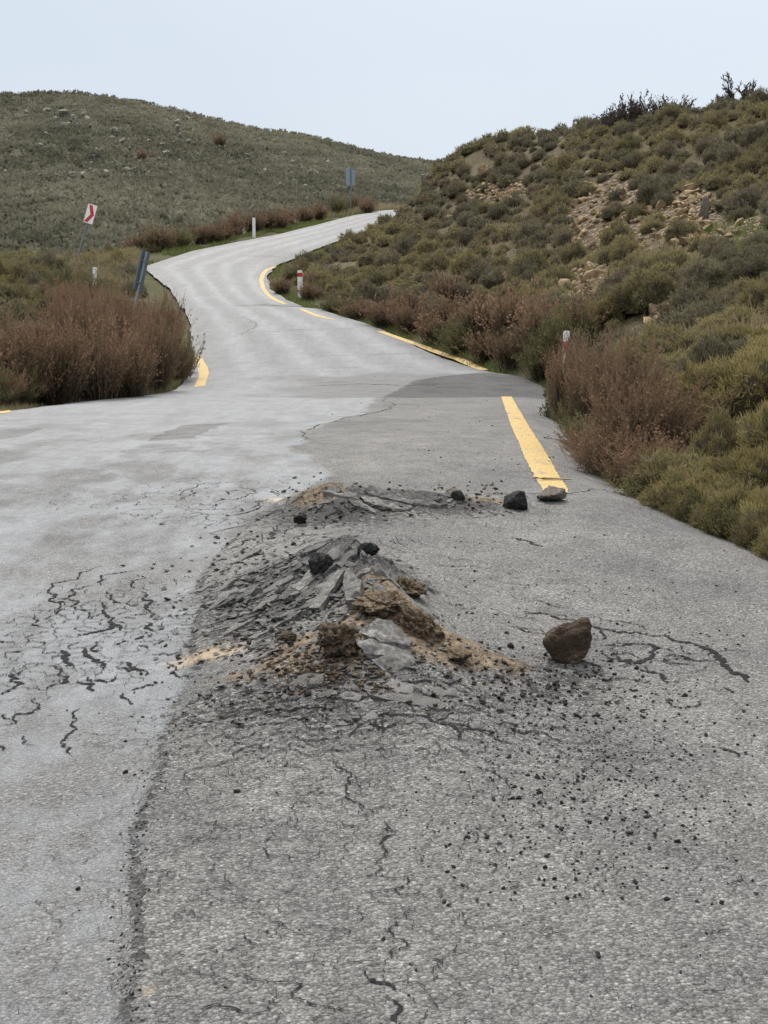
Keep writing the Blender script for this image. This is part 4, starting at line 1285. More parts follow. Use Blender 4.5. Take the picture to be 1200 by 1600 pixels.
def cushion_mesh(name, seed, n, ll, lw, mat, core=True, flat_=0.82, la=0.40, lb=0.26):
    """dense hemispherical shrub, radius 1"""
    r = np.random.default_rng(seed)
    def lump(D):
        o = seed * 7.3
        return 0.84 + la * np.array([mnoise.noise(Vector((d[0] * 1.9 + o, d[1] * 1.9, d[2] * 1.9))) for d in D]) \
            + lb * np.array([mnoise.noise(Vector((d[0] * 4.6 + o, d[1] * 4.6 + 3, d[2] * 4.6))) for d in D])
    D = r.normal(size=(n, 3)); D /= np.linalg.norm(D, axis=1)[:, None]
    D[:, 2] = np.abs(D[:, 2]) * 1.0 - 0.12
    D /= np.linalg.norm(D, axis=1)[:, None]
    rad = lump(D)
    dep = r.uniform(0.80, 1.0, n)
    C = D * (rad * dep)[:, None] * np.array([1, 1, flat_])
    ld = D * np.array([1, 1, 1.2]) + r.normal(0, 0.55, (n, 3)) + np.array([0, 0, 0.25])
    ld /= np.linalg.norm(ld, axis=1)[:, None]
    l = ll * r.uniform(.6, 1.4, n)
    s = np.cross(ld, r.normal(size=(n, 3))); s /= np.linalg.norm(s, axis=1)[:, None]
    w = (lw * r.uniform(.6, 1.4, n))[:, None] * s / 2
    V = np.stack([C - w, C + w, C + ld * l[:, None] + w * 0.25, C + ld * l[:, None] - w * 0.25], 1).reshape(-1, 3)
    Fq = np.arange(n * 4).reshape(-1, 4)
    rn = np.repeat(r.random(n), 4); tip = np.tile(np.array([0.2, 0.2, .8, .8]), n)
    fm = np.zeros(len(Fq), int)
    faces = [Fq]
    mats = [mat]
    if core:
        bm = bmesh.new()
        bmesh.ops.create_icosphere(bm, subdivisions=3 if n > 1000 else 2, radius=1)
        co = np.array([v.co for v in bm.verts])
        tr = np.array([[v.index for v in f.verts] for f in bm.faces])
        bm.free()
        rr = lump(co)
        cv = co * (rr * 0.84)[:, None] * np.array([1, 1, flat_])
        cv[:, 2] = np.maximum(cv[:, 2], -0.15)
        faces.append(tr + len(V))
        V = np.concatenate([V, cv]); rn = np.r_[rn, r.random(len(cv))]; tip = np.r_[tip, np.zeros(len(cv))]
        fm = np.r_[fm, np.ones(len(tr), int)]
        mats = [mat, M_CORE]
    return make_mesh(name, V, faces, mats, fm, {'rnd': rn, 'tip': tip, 'plant': np.zeros(len(V))})

BROWN = [shrub_meshes(200 + i, 300, 52, 26, (M_BRN_TWIG, M_BRN_LEAF)) for i in range(4)]
BROWN_FAR = [shrub_meshes(220 + i, 130, 55, 14, (M_BRN_TWIG, M_BRN_LEAF), 2.2, 2.2) for i in range(3)]
GREEN = [shrub_meshes(240 + i, 170, 60, 26, (M_BRN_TWIG, M_GRN_LEAF), 1.4, 1.5) for i in range(2)]
def shrub(me2, loc, h, wid, label, group=None, name='brown_shrub', cat='shrub', rz=None):
    e = link(name, None, loc)
    e.rotation_euler = (RNG.normal(0, .10), RNG.normal(0, .10), RNG.uniform(0, 6.28) if rz is None else rz)
    e.scale = (wid, wid, h)
    tag(e, label, cat, group)
    link('branches', me2[0], parent=e); link('foliage', me2[1], parent=e)
    return e

# big reddish shrub over the right road edge
for (u, Y, top, w, lab) in [
        (975, 12.4, 524, 0.74, 'big reddish-brown shrub overhanging the right road edge, tallest of the roadside shrubs'),
        (1015, 11.6, 585, 0.8, 'dark brown shrub filling the gap between the big reddish shrub and ochre-topped shrubs'),
        (880, 18.4, 520, 0.50, 'thin reddish shrub in front of the red-banded post, left of the bigger ones'),
        (925, 16.8, 528, 0.62, 'smaller reddish shrub just behind the big one, below the red-banded post')]:
    x = (u - 600) / F * Y
    z = gz(x, Y)
    h = (zat(top, Y) - z)
    shrub(BROWN[int(RNG.integers(4))], (x, Y, z), h, w * 1.05, lab)
SIDE_C = []
for (u, Y, top, w) in [(1040, 10.6, 665, .55), (985, 11.2, 650, .6), (1090, 10.0, 690, .55), (1075, 9.4, 720, .45), (1025, 9.9, 705, .45), (930, 12.2, 660, .45), (1130, 9.2, 715, .5), (1120, 8.6, 765, .35),
                       (960, 11.4, 690, .4), (1180, 8.6, 770, .4), (1160, 9.0, 730, .5), (1060, 9.0, 765, .35), (985, 10.6, 715, .4), (1015, 10.0, 735, .4), (945, 11.8, 690, .35), (915, 13.3, 660, .4), (1095, 8.6, 775, .3), (1140, 8.2, 795, .3), (1185, 7.8, 810, .35), (900, 14.5, 640, .4), (890, 17, 610, .4)]:
    x = (u - 600) / F * Y; x = max(x - .12, float(XR(Y)) + .12); z = gz(x, Y)
    if u > 1045:
        SIDE_C.append((x, Y, z, w, max(.35, zat(top, Y) - z))); continue
    shrub((GREEN[int(RNG.integers(2))] if RNG.random() < .45 else BROWN[int(RNG.integers(4))]), (x, Y, z - .05), max(.35, zat(top, Y) - z), w,
          'low dark twiggy shrub at the right road edge under the big shrubs', 'low dark shrubs along the right road edge')

# the clump inside the left bend
for (u, Y, top, w) in [(20, 22.3, 478, 1.2), (90, 22.8, 470, 1.1), (150, 23.6, 470, 1.1), (205, 24.6, 468, 1.0), (245, 26.2, 470, .95), (272, 28.2, 480, .85),
                       (-40, 22, 480, 1.2), (50, 25, 482, 1.1), (130, 26, 452, 1.2), (190, 28, 452, 1.1), (235, 30.5, 448, 1.1), (255, 32, 462, .9), (282, 29.5, 520, .6),
                       (135, 31, 434, 1.1), (110, 35, 425, 1.0), (170, 35, 430, 1.1), (150, 40, 420, 1.1), (110, 41, 412, 1.1), (195, 38, 440, 1.0),
                       (-100, 22, 470, 1.2), (-90, 26, 450, 1.2), (-20, 27, 455, 1.2)]:
    x = (u - 600) / F * Y; z = gz(x, Y)
    h = max(0.5, zat(top, Y) - z) * RNG.uniform(.74, 1.1)
    shrub(BROWN[int(RNG.integers(4))] if RNG.random() < .78 else GREEN[int(RNG.integers(2))], (x, Y, z), h, w, 'brownish twiggy shrub in the dense clump inside the left bend', 'brown shrubs massed inside the left bend')

for i in range(16):
    u = -20 + 19 * i + RNG.normal(0, 5); v = np.interp(u, [-20, 150, 270, 300], [640, 619, 603, 585]) - 6
    p = T_at(u, v)
    shrub(GREEN[int(RNG.integers(2))] if RNG.random() < .4 else BROWN[int(RNG.integers(4))], (min(p[0], float(XL(p[1])) - .25), p[1], p[2] - .05), RNG.uniform(.5, .95), RNG.uniform(.5, .75),
          'low dark shrub at the road-side foot of the left clump', 'low shrubs at the foot of the left clump')

# dark row on the outside of the far bend
for (u, v, top, w) in [(228, 398, 365, 1.5), (255, 396, 352, 1.6), (285, 390, 352, 1.5), (318, 384, 350, 1.4), (350, 378, 346, 1.5), (372, 372, 332, 1.4), (400, 366, 328, 1.6),
                       (425, 362, 326, 1.5), (452, 356, 325, 1.5), (478, 350, 322, 1.5), (500, 345, 318, 1.4), (528, 338, 306, 1.5), (556, 331, 304, 1.5), (575, 327, 308, 1.2), (340, 384, 352, 1.2), (440, 362, 330, 1.2)]:
    p = T_at(u, v); Y = p[1] + 1.2; x = (u - 600) / F * Y; z = gz(x, Y)
    h = max(0.8, zat(top, Y) - z)
    m = BROWN_FAR[int(RNG.integers(3))] if u not in (528, 285) else GREEN[int(RNG.integers(2))]
    shrub(m, (x, Y, z), h, w * 0.85, 'dark brown shrub in the row along the outside of the far bend', 'dark shrubs along the outside of the far bend')

# brownish shrubs at the foot of the right bank
for (u, v, top, w) in [(520, 492, 455, 1.0), (560, 500, 458, 1.1), (600, 512, 455, 1.2), (640, 520, 462, 1.2), (680, 535, 478, 1.2), (720, 548, 492, 1.2), (760, 562, 500, 1.1), (800, 575, 498, 1.1),
                       (845, 590, 502, 1.0), (868, 590, 520, .8), (700, 520, 450, 1.3), (640, 500, 440, 1.2), (750, 530, 440, 1.4), (800, 530, 430, 1.5), (850, 545, 440, 1.4), (700, 480, 415, 1.4),
                       (440, 462, 425, .9), (480, 470, 432, .8), (905, 540, 450, 1.1), (880, 560, 470, .9)]:
    p = T_at(u, v); z = p[2]
    h = max(0.5, zat(top, p[1]) - z) * .82
    m = BROWN_FAR[int(RNG.integers(3))] if RNG.random() < 0.8 else GREEN[int(RNG.integers(2))]
    shrub(m, tuple(p), min(h, 1.9), w * 0.8, 'brown twiggy shrub at the foot of the right bank, beyond the dark road patch', 'brown shrubs along the foot of the right bank')
p = T_at(890, 560)
shrub(GREEN[0], tuple(p), 1.3, 0.8, 'thin grey-green feathery shrub between the brown shrubs and the red-banded post', name='green_shrub')

# cushion shrubs over the right-hand hill
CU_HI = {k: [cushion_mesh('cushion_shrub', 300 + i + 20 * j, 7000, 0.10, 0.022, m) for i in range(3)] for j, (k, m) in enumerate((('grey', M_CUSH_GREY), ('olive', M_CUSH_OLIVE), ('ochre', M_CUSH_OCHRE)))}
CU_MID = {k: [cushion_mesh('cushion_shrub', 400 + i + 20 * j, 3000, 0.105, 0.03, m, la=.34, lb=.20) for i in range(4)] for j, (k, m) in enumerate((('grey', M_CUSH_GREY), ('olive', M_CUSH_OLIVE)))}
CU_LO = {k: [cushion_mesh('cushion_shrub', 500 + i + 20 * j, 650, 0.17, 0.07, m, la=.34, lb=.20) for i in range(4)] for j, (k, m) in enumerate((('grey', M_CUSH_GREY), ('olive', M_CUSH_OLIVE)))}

occ = {}
def free(x, y, r):
    for i in range(int((x - 2.2) // 1), int((x + 2.2) // 1) + 1):
        for j in range(int((y - 2.2) // 1), int((y + 2.2) // 1) + 1):
            for (a, b_, c) in occ.get((i, j), ()):
                if (a - x) ** 2 + (b_ - y) ** 2 < (0.80 * (c + r)) ** 2: return False
    return True
def put(x, y, r): occ.setdefault((int(x // 1), int(y // 1)), []).append((x, y, r))

near_named = [(40, 452, 46, 46, 'olive'), (8, 480, 44, 44, 'olive'), (70, 432, 40, 40, 'grey'), (30, 422, 40, 34, 'olive'), (65, 470, 34, 34, 'grey'), (-10, 440, 40, 36, 'olive'), (150, 520, 20, 20, 'olive'),  # (u, v base, radius px half width, height px, kind)
    (1120, 650, 95, 95, 'ochre'), (1190, 640, 90, 110, 'ochre'), (1180, 780, 75, 95, 'ochre'), (1100, 590, 70, 60, 'olive'), (1180, 560, 80, 60, 'ochre'),
    (1060, 640, 60, 60, 'ochre'), (1140, 730, 60, 90, 'olive'), (1225, 720, 60, 120, 'ochre'), (1205, 845, 40, 90, 'ochre'), (1070, 560, 70, 50, 'olive'), (1150, 520, 60, 40, 'olive'),
    (1020, 480, 60, 60, 'olive'), (1090, 500, 60, 60, 'grey'), (1160, 480, 55, 50, 'olive'), (960, 500, 45, 45, 'ochre'), (1110, 450, 50, 50, 'grey'), (1170, 440, 50, 50, 'grey'), (1050, 440, 60, 55, 'olive'),
    (1250, 580, 80, 80, 'ochre'), (1300, 680, 90, 120, 'ochre'), (1270, 500, 70, 60, 'olive')]
for (u, v, rp, hp, kd) in near_named:
    p = T_at(u, v); s = p[1] / F
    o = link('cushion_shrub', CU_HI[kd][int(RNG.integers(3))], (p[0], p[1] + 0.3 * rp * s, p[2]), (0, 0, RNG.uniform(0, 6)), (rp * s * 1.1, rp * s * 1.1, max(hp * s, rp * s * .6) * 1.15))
    put(p[0], p[1], rp * s * 0.9)
    if u < 300:
        tag(o, 'rounded olive cushion shrub among the brown shrubs left of the bend', 'shrub', 'olive cushions among the brown shrubs left of the bend'); continue
    tag(o, {'ochre': 'dense ochre-topped shrub on the near right slope above the road edge', 'olive': 'broad olive-green cushion shrub on the near right slope', 'grey': 'dark grey-green cushion shrub on the near right slope below the bare rubble'}[kd],
        'shrub', {'ochre': 'ochre-topped shrubs on the near right slope', 'olive': 'olive cushion shrubs on the near right slope', 'grey': 'grey cushion shrubs on the near right slope'}[kd])

for (x, y, z, w, h) in SIDE_C:
    kd = 'ochre' if RNG.random() < .6 else 'olive'
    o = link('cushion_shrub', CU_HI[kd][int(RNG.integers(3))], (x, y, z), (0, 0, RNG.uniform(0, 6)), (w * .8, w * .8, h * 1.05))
    tag(o, 'small olive shrub hugging the right road edge near the frame edge', 'shrub', 'small olive shrubs hugging the near right road edge')
    shrub(GREEN[int(RNG.integers(2))], (x - .1, y - .15, z - .05), h * .8, w * .7, 'thin green-brown stems in front of the olive shrubs at the right road edge', 'thin stems at the near right road edge', name='green_shrub')
for (u, Y, top, w) in [(884, 18.9, 540, .5), (868, 19.2, 556, .4)]:
    x = xat(u, 580, Y); x = max(x, float(XR(Y)) + .25); z = gz(x, Y)
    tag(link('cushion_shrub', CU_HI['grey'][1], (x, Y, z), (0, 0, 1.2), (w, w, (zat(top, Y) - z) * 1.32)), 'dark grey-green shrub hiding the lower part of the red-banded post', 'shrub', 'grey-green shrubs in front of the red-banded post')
    put(x, Y, w)
cand = []
N = 42000
X = RNG.uniform(-8, 48, N); Y = RNG.uniform(9, 100, N)
ok = X - XR(Y) > np.where(Y < 60, 1.2, np.where(Y < 74, 1.0, 2.2))
X, Y = X[ok], Y[ok]
Z = terr(X, Y)
u, v = proj(X, Y, Z)
inr = (u > -100) & (u < 1330) & (v > 90)
X, Y, Z, u, v = X[inr], Y[inr], Z[inr], u[inr], v[inr]
rb = in_polys(u, v - 6, RUB_POLYS)
for i in range(len(X)):
    r = RNG.uniform(0.24, 0.82) * (0.75 + 0.25 * min(1.0, Y[i] / 50))
    if rb[i] and RNG.random() < 0.95: continue
    if vnoise(X[i] * .35, Y[i] * .35, 123) < 0.16: continue
    if free(X[i], Y[i], r):
        put(X[i], Y[i], r); cand.append((X[i], Y[i], Z[i], r))
# left side, beyond the clump and on the bank
for i in range(900):
    x = RNG.uniform(-26, -8); yy = RNG.uniform(28, 66)
    if XL(yy) - x < 1.0: continue
    r = RNG.uniform(0.3, 0.8)
    z = gz(x, yy); uu, vv = proj(x, yy, z)
    if uu > 240 or uu < -150: continue
    if uu > 130 and yy < 45: continue
    if free(x, yy, r): put(x, yy, r); cand.append((x, yy, z, r))
cand.sort(key=lambda c: -c[3] / c[1])
restc = {'grey': [], 'olive': []}
kc = {'grey': 0, 'olive': 0}
for (x, y, z, r) in cand:
    n_ = vnoise(x * .16, y * .16, 200) + 0.5 * (RNG.random() - .5) + (0.18 if y < 30 else 0)
    kd = 'olive' if n_ > 0.60 else 'grey'
    rot = (RNG.normal(0, .12), RNG.normal(0, .12), RNG.uniform(0, 6.28)); sc = (r * RNG.uniform(.9, 1.2), r * RNG.uniform(.9, 1.2), r * RNG.uniform(1.0, 1.55))
    if kc['grey'] + kc['olive'] < 278:
        kc[kd] += 1
        me = (CU_HI if y < 22 else CU_MID)[kd][int(RNG.integers(3))]
        side = 'left' if x < XL(y) else 'right'
        lab = f"{'grey-green' if kd == 'grey' else 'olive-green'} rounded cushion shrub on the " + ('right-hand hillside' if side == 'right' else 'ground left of the bend')
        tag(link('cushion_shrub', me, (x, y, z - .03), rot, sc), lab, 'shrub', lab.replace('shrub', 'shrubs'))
    else:
        restc[kd].append(((x, y, z - .03), rot, sc))
def merge_plants(name, srcs, placements):
    data = []
    for s in srcs:
        co = np.empty(len(s.vertices) * 3, np.float32); s.vertices.foreach_get('co', co)
        nl = len(s.loops); lv = np.empty(nl, np.int32); s.loops.foreach_get('vertex_index', lv)
        lt = np.empty(len(s.polygons), np.int32); s.polygons.foreach_get('loop_total', lt)
        mi = np.empty(len(s.polygons), np.int32); s.polygons.foreach_get('material_index', mi)
        a = {}
        for k in ('rnd', 'tip'):
            q = np.empty(len(s.vertices), np.float32); s.attributes[k].data.foreach_get('value', q); a[k] = q
        nq = int((lt == 4).sum())
        data.append((co.reshape(-1, 3), lv[:nq * 4].reshape(-1, 4), lv[nq * 4:].reshape(-1, 3), a))
    from mathutils import Euler
    V, Q, Tn, rn, tp, pl = [], [], [], [], [], []
    off = 0
    for loc, rot, sc in placements:
        co, q, t_, a = data[int(RNG.integers(len(data)))]
        Rm = np.array(Euler(rot).to_matrix())
        V.append((co * np.array(sc)) @ Rm.T + np.array(loc)); Q.append(q + off); Tn.append(t_ + off); off += len(co)
        rn.append(a['rnd']); tp.append(a['tip']); pl.append(np.full(len(co), RNG.random()))
    Qa = np.concatenate(Q); Ta = np.concatenate(Tn)
    fm = np.r_[np.zeros(len(Qa), int), np.ones(len(Ta), int)]
    return make_mesh(name, np.concatenate(V), [Qa, Ta], list(srcs[0].materials), fm, {'rnd': np.concatenate(rn), 'tip': np.concatenate(tp), 'plant': np.concatenate(pl)})
for kd in restc:
    if restc[kd]:
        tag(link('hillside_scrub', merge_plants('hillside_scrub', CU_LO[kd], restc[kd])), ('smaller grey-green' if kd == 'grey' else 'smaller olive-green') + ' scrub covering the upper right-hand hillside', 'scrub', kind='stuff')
print('cushions', len(cand), kc, {k: len(v) for k, v in restc.items()}, 'crumbs', cnt)

# tussocks over the far hill
n = 17000
a = RNG.uniform(-0.40, 0.14, n); yy = 96 + (318 - 96) * RNG.random(n) ** 0.85
xx = a * yy
keep = vnoise(xx * .05, yy * .05, 300) + 0.5 * vnoise(xx * .25, yy * .25, 301) > 0.30
xx, yy = xx[keep], yy[keep]; n = len(xx)
zz = hill_z(xx, yy)
kf = 13
D = RNG.normal(size=(n, kf, 3)); D /= np.linalg.norm(D, axis=2)[..., None]; D[..., 2] = np.abs(D[..., 2])
sz = (RNG.uniform(0.30, 0.72, n) * (1 + 0.35 * (RNG.random(n) > 0.93)))[:, None, None]
C = np.stack([xx, yy, zz], -1)[:, None] + D * sz * np.array([1, 1, .7])
ld = D + RNG.normal(0, .5, D.shape) + np.array([0, 0, .4]); ld /= np.linalg.norm(ld, axis=2)[..., None]
s = np.cross(ld, RNG.normal(size=D.shape)); s /= np.linalg.norm(s, axis=2)[..., None]
V = np.stack([C - s * sz * .32, C + s * sz * .32, C + ld * sz * .75], 2).reshape(-1, 3)
pl = np.repeat(RNG.random(n), kf * 3)
tag(link('far_scrub', make_mesh('far_scrub', V, np.arange(n * kf * 3).reshape(-1, 3), M_FAR, attrs={'rnd': np.clip(np.repeat(RNG.random(n * kf), 3) * .5 + np.repeat(1.1 * vnoise(xx * .04, yy * .022, 310) + .8 * vnoise(xx * .16, yy * .09, 311) - .72, kf * 3), 0, 1), 'tip': np.zeros(len(V)), 'plant': pl})),
    'low grey-green scrub covering the distant hill', 'scrub', kind='stuff')

# rocks on the far hill
ROCK_P = [rand_rock('hill_rock', M_PALEROCK, 600 + i, 16, (1, .8, .75)) for i in range(5)]
ROCK_O = [rand_rock('bank_rock', M_OCHRE, 620 + i, 14, (1, .75, .55)) for i in range(6)]
hit_hill = lambda u, v: hit(u, v, hill_z)
hr = [(40, 182, 11), (100, 185, 14), (110, 192, 8), (120, 190, 8), (178, 210, 12), (190, 225, 10)]
for i in range(190):
    c = [(90, 190, 50, 12), (200, 235, 50, 15), (250, 245, 60, 12), (80, 275, 70, 12), (200, 270, 50, 8), (300, 205, 60, 20), (130, 250, 120, 50), (480, 270, 60, 15)][int(RNG.integers(8))]
    hr.append((RNG.normal(c[0], c[2]), RNG.normal(c[1], c[3]), RNG.uniform(4, 9)))
for (u, v, w) in hr:
    if u < -40 or u > 680 or v < SKY_L(u) + 8: continue
    p = hit_hill(u, v); s = p[1] / F * w
    tag(link('hill_rock', ROCK_P[int(RNG.integers(5))], (p[0], p[1], p[2] + .55 * s), (RNG.uniform(-.5, .5), RNG.uniform(-.5, .5), RNG.uniform(0, 6)), (s * 1.7, s * 1.3, s * 1.3)),
        'pale rock showing among the scrub of the distant hill', 'rock', 'pale rocks on the distant hill')
for (u, v, w, lab) in [(343, 232, 26, 'lone dark bush standing out near the top right of the distant hill'), (222, 252, 20, 'small dark bush in the middle of the distant hill'), (500, 212, 14, 'tiny dark bush on the skyline of the distant hill')]:
    p = hit_hill(u, v); s = p[1] / F * w
    shrub(BROWN_FAR[1], tuple(p), s * .9, s * .6, lab, name='dark_bush', cat='bush')

# rubble of the cut bank
rp = []
k = 0
while len(rp) < 900 and k < 20000:
    k += 1
    P = RUB_POLYS[int(RNG.integers(len(RUB_POLYS)))]
    us = [q[0] for q in P]; vs = [q[1] for q in P]
    uu = RNG.uniform(min(us), max(us)); vv = RNG.uniform(min(vs), max(vs))
    if not in_polys(np.array([uu]), np.array([vv]), [P])[0]: continue
    p = T_at(uu, vv)
    s = abs(RNG.normal(0, .22)) + 0.12
    rp.append((s / p[1], (p[0], p[1], p[2] + .12 * s), (RNG.uniform(-.7, .7), RNG.uniform(-.7, .7), RNG.uniform(0, 6)), (s * 1.3, s, s)))
rp.sort(key=lambda a: -a[0])
for k, (q, loc, rot, sc) in enumerate(rp[:280]):
    tag(link('bank_rock', ROCK_O[k % 6], loc, rot, sc), 'ochre broken stone in the bare rubble of the right-hand hillside', 'stone', 'ochre stones in the rubble of the right-hand hillside')
tag(link('scree', merge_copies('scree', ROCK_O, [r[1:] for r in rp[280:]], M_OCHRE)), 'fine ochre scree in the bare patches of the right-hand hillside', 'scree', kind='stuff')
for (u, v, w, h, m, lab) in [(757, 282, 30, 34, M_OCHRE, 'tall pointed tan rock high on the left shoulder of the right-hand hill'), (665, 290, 22, 26, M_GREYROCK, 'dark outcrop at the far left end of the hill by the road'),
                             (665, 318, 28, 16, M_OCHRE, 'tan block below the dark outcrop at the left end of the hill'), (908, 282, 18, 12, M_PALEROCK, 'white-grey boulder near the middle of the right-hand hill'),
                             (920, 275, 16, 12, M_PALEROCK, 'paler rounded boulder just right of the white-grey boulder'), (1055, 293, 14, 10, M_PALEROCK, 'small pale boulder above the ochre rubble'),
                             (1100, 345, 18, 50, M_GREYROCK, 'upright grey rock slab splitting the ochre rubble'), (935, 420, 22, 12, M_PALEROCK, 'bluish flat rock between cushions low on the right slope'),
                             (967, 458, 14, 14, M_PALEROCK, 'small bluish rock under the grey cushion on the right slope'), (1025, 503, 30, 14, M_PALEROCK, 'flat grey rock at the foot of the olive cushions'),
                             (1055, 492, 18, 10, M_PALEROCK, 'small flat grey rock beside the larger flat rock'), (780, 315, 22, 14, M_OCHRE, 'tan stone on the slope under the pointed rock'), (700, 345, 20, 12, M_OCHRE, 'tan stone near the left edge of the hill')]:
    p = T_at(u, v); s = p[1] / F
    me = rand_rock('hill_boulder', m, int(u * 3 + v), 18, (1, .8, 1), 2, .05, .03)
    tag(link('hill_boulder', me, (p[0], p[1], p[2] + .35 * h * s), (0, RNG.uniform(-.3, .3), RNG.uniform(-.4, .4)), (w * s, w * s, h * s)), lab, 'boulder')

# bare bushes and the dead branch on the skyline
def bare_bush(name, p, h, w, label, seed, n0=9, cat='bush', lean=0.0):
    r = np.random.default_rng(seed)
    paths = []
    def grow(s, d, L, lev):
        P = [s]
        for i in range(4):
            d = d + r.normal(0, .16, 3); d[2] += 0.05; d = d / np.linalg.norm(d)
            P.append(P[-1] + d * L / 4)
        paths.append((np.array(P), lev))
        if lev < 3:
            for c in range(int(r.integers(4, 6))):
                i = int(r.integers(1, 5))
                nd = d + r.normal(0, .6, 3); nd[2] += .12; nd /= np.linalg.norm(nd)
                grow(P[i], nd, L * r.uniform(.45, .7), lev + 1)
    for k in range(n0):
        ph = r.uniform(0, 6.28); th = r.uniform(.1, 1.15)
        d = np.array([math.sin(th) * math.cos(ph) * w / h + lean, math.sin(th) * math.sin(ph), math.cos(th)]); d /= np.linalg.norm(d)
        grow(np.array([r.normal(0, .06), r.normal(0, .06), -.05]), d, .5, 0)
    Vs, Fs, off = [], [], 0
    for lev in range(4):
        A = np.array([q for q, l in paths if l == lev])
        if len(A) == 0: continue
        for rep in range(2):
            V, Fc = ribbons(A, np.full(len(A), [.09, .05, .034, .026][lev]), r)
            Vs.append(V); Fs.append(Fc + off); off += len(V)
    V = np.concatenate(Vs)
    V[:, 2] *= 1 / max(1e-3, V[:, 2].max())
    V *= np.array([h, h, h])
    me = make_mesh(name, V, np.concatenate(Fs), M_BARE)
    return tag(link(name, me, p), label, cat)
def sky_base(u, v, Y):
    x = (u - 600) / F * Y
    return (x, Y, gz(x, Y))
BARE_M = [shrub_meshes(260 + i, 170, 80, 26, (M_BARE, M_BARE), 3.0, 2.0) for i in range(2)]
for (u, Y, top, w, lab, i) in [(975, 68, 164, .62, 'larger bare grey bush standing on the right-hand skyline', 0), (1030, 66.5, 168, .66, 'lower bare bush to the right of the larger one on the skyline', 1),
                               (943, 69.5, 182, .5, 'small bare bush at the left end of the skyline bushes', 1)]:
    b = sky_base(u, 190, Y)
    h = max(.8, zat(top, Y) - b[2] + .9)
    shrub(BARE_M[i], (b[0], b[1], b[2] - .35), h, h * w * 1.55, lab, name='bare_bush', cat='bush')
b = sky_base(1135, 170, 63.5)
h = max(1.6, zat(136, 63.5) - b[2] + .6)
bare_bush('dead_tree', b, h, h * 3.2, 'dead leafless tree with long branches spreading on the right skyline', 9, 7, 'tree', 0.25)

# ------------------------------------------------------------------ verge grass
gV, gR, gP = [], [], []
def blades(n, fx, hmin, hmax, w):
    Y = fx[1]; X = fx[0]
    Z = terr(X, Y)
    n = len(X)
    h = RNG.uniform(hmin, hmax, n)
    d = RNG.normal(0, .35, (n, 2))
    B = np.stack([X, Y, Z - .02], -1)
    T_ = B + np.stack([d[:, 0] * h, d[:, 1] * h, h], -1)
    ph = RNG.uniform(0, 6.28, n)
    s = np.stack([np.cos(ph), np.sin(ph), np.zeros(n)], -1) * (w / 2)
    return np.stack([B - s, B + s, T_], 1).reshape(-1, 3)
def edge_pts(n, side, y0, y1, off, sp):
    Y = y0 + (y1 - y0) * RNG.random(n)
    d = np.abs(RNG.normal(off, sp, n)) + 0.05
    X = XR(Y) + d if side > 0 else XL(Y) - d
    m = vnoise(X * .9, Y * .5, 400 + side) > 0.38
    return X[m], Y[m]
G = [blades(0, edge_pts(16000, 1, 6.5, 18, .15, .3), .03, .14, .012), blades(0, edge_pts(5000, 1, 7, 13, .25, .35), .05, .2, .014), blades(0, edge_pts(9000, 1, 18, 52, .3, .5), .06, .22, .03),
     blades(0, edge_pts(5000, 1, 52, 95, .3, .5), .08, .25, .05), blades(0, edge_pts(6000, -1, 17, 34, .2, .4), .06, .2, .02),
     blades(0, edge_pts(14000, -1, 56, 100, .8, .8), .08, .28, .06)]
def slope_pts(n, polys):
    xs, ys_ = [], []
    for P in polys:
        us = [q[0] for q in P]; vs = [q[1] for q in P]
        for i in range(n):
            p = T_at(RNG.uniform(min(us), max(us)), RNG.uniform(min(vs), max(vs)))
            xs.append(p[0] + RNG.normal(0, .5, 12)); ys_.append(p[1] + RNG.normal(0, .7, 12))
    return np.concatenate(xs), np.concatenate(ys_)
G.append(blades(0, slope_pts(130, [[(1110, 350), (1210, 350), (1210, 412), (1110, 412)], [(1140, 395), (1210, 440)]]), .08, .3, .03))
V = np.concatenate(G); n = len(V) // 3
tag(link('grass', make_mesh('grass', V, np.arange(len(V)).reshape(-1, 3), M_GRASS, attrs={'rnd': np.repeat(RNG.random(n), 3), 'tip': np.zeros(len(V)), 'plant': np.repeat(RNG.random(n) * .5, 3)})),
    'short bright green grass along the road verges', 'grass', kind='stuff')
def dry_pts(n, u0, u1, y0, y1):
    Y = RNG.uniform(y0, y1, n); uu = RNG.uniform(u0, u1, n); X = (uu - 600) / F * Y
    m = (X < XL(Y) - .4)
    return X[m], Y[m]
G = [blades(0, edge_pts(26000, 1, 6, 22, .12, .35), .03, .16, .012), blades(0, edge_pts(9000, -1, 16, 34, .1, .35), .05, .2, .02), blades(0, dry_pts(6000, 90, 230, 48, 64), .3, .75, .03), blades(0, dry_pts(2600, 560, 650, 92, 106), .3, .7, .06), blades(0, edge_pts(1500, -1, 84, 103, 1.2, .8), .3, .6, .05)]
G.append(blades(0, slope_pts(160, [[(880, 380), (1060, 470)], [(760, 300), (900, 400)], [(930, 200), (1200, 260)], [(1050, 520), (1200, 560)], [(650, 360), (760, 460)]]), .12, .42, .03))
V = np.concatenate(G); n = len(V) // 3
tag(link('dry_grass', make_mesh('dry_grass', V, np.arange(len(V)).reshape(-1, 3), M_STRAW, attrs={'rnd': np.repeat(RNG.random(n), 3), 'tip': np.zeros(len(V)), 'plant': np.repeat(RNG.random(n) * .5, 3)})),
    'tall dry straw-coloured grass behind the left clump and beside the far road', 'grass', kind='stuff')

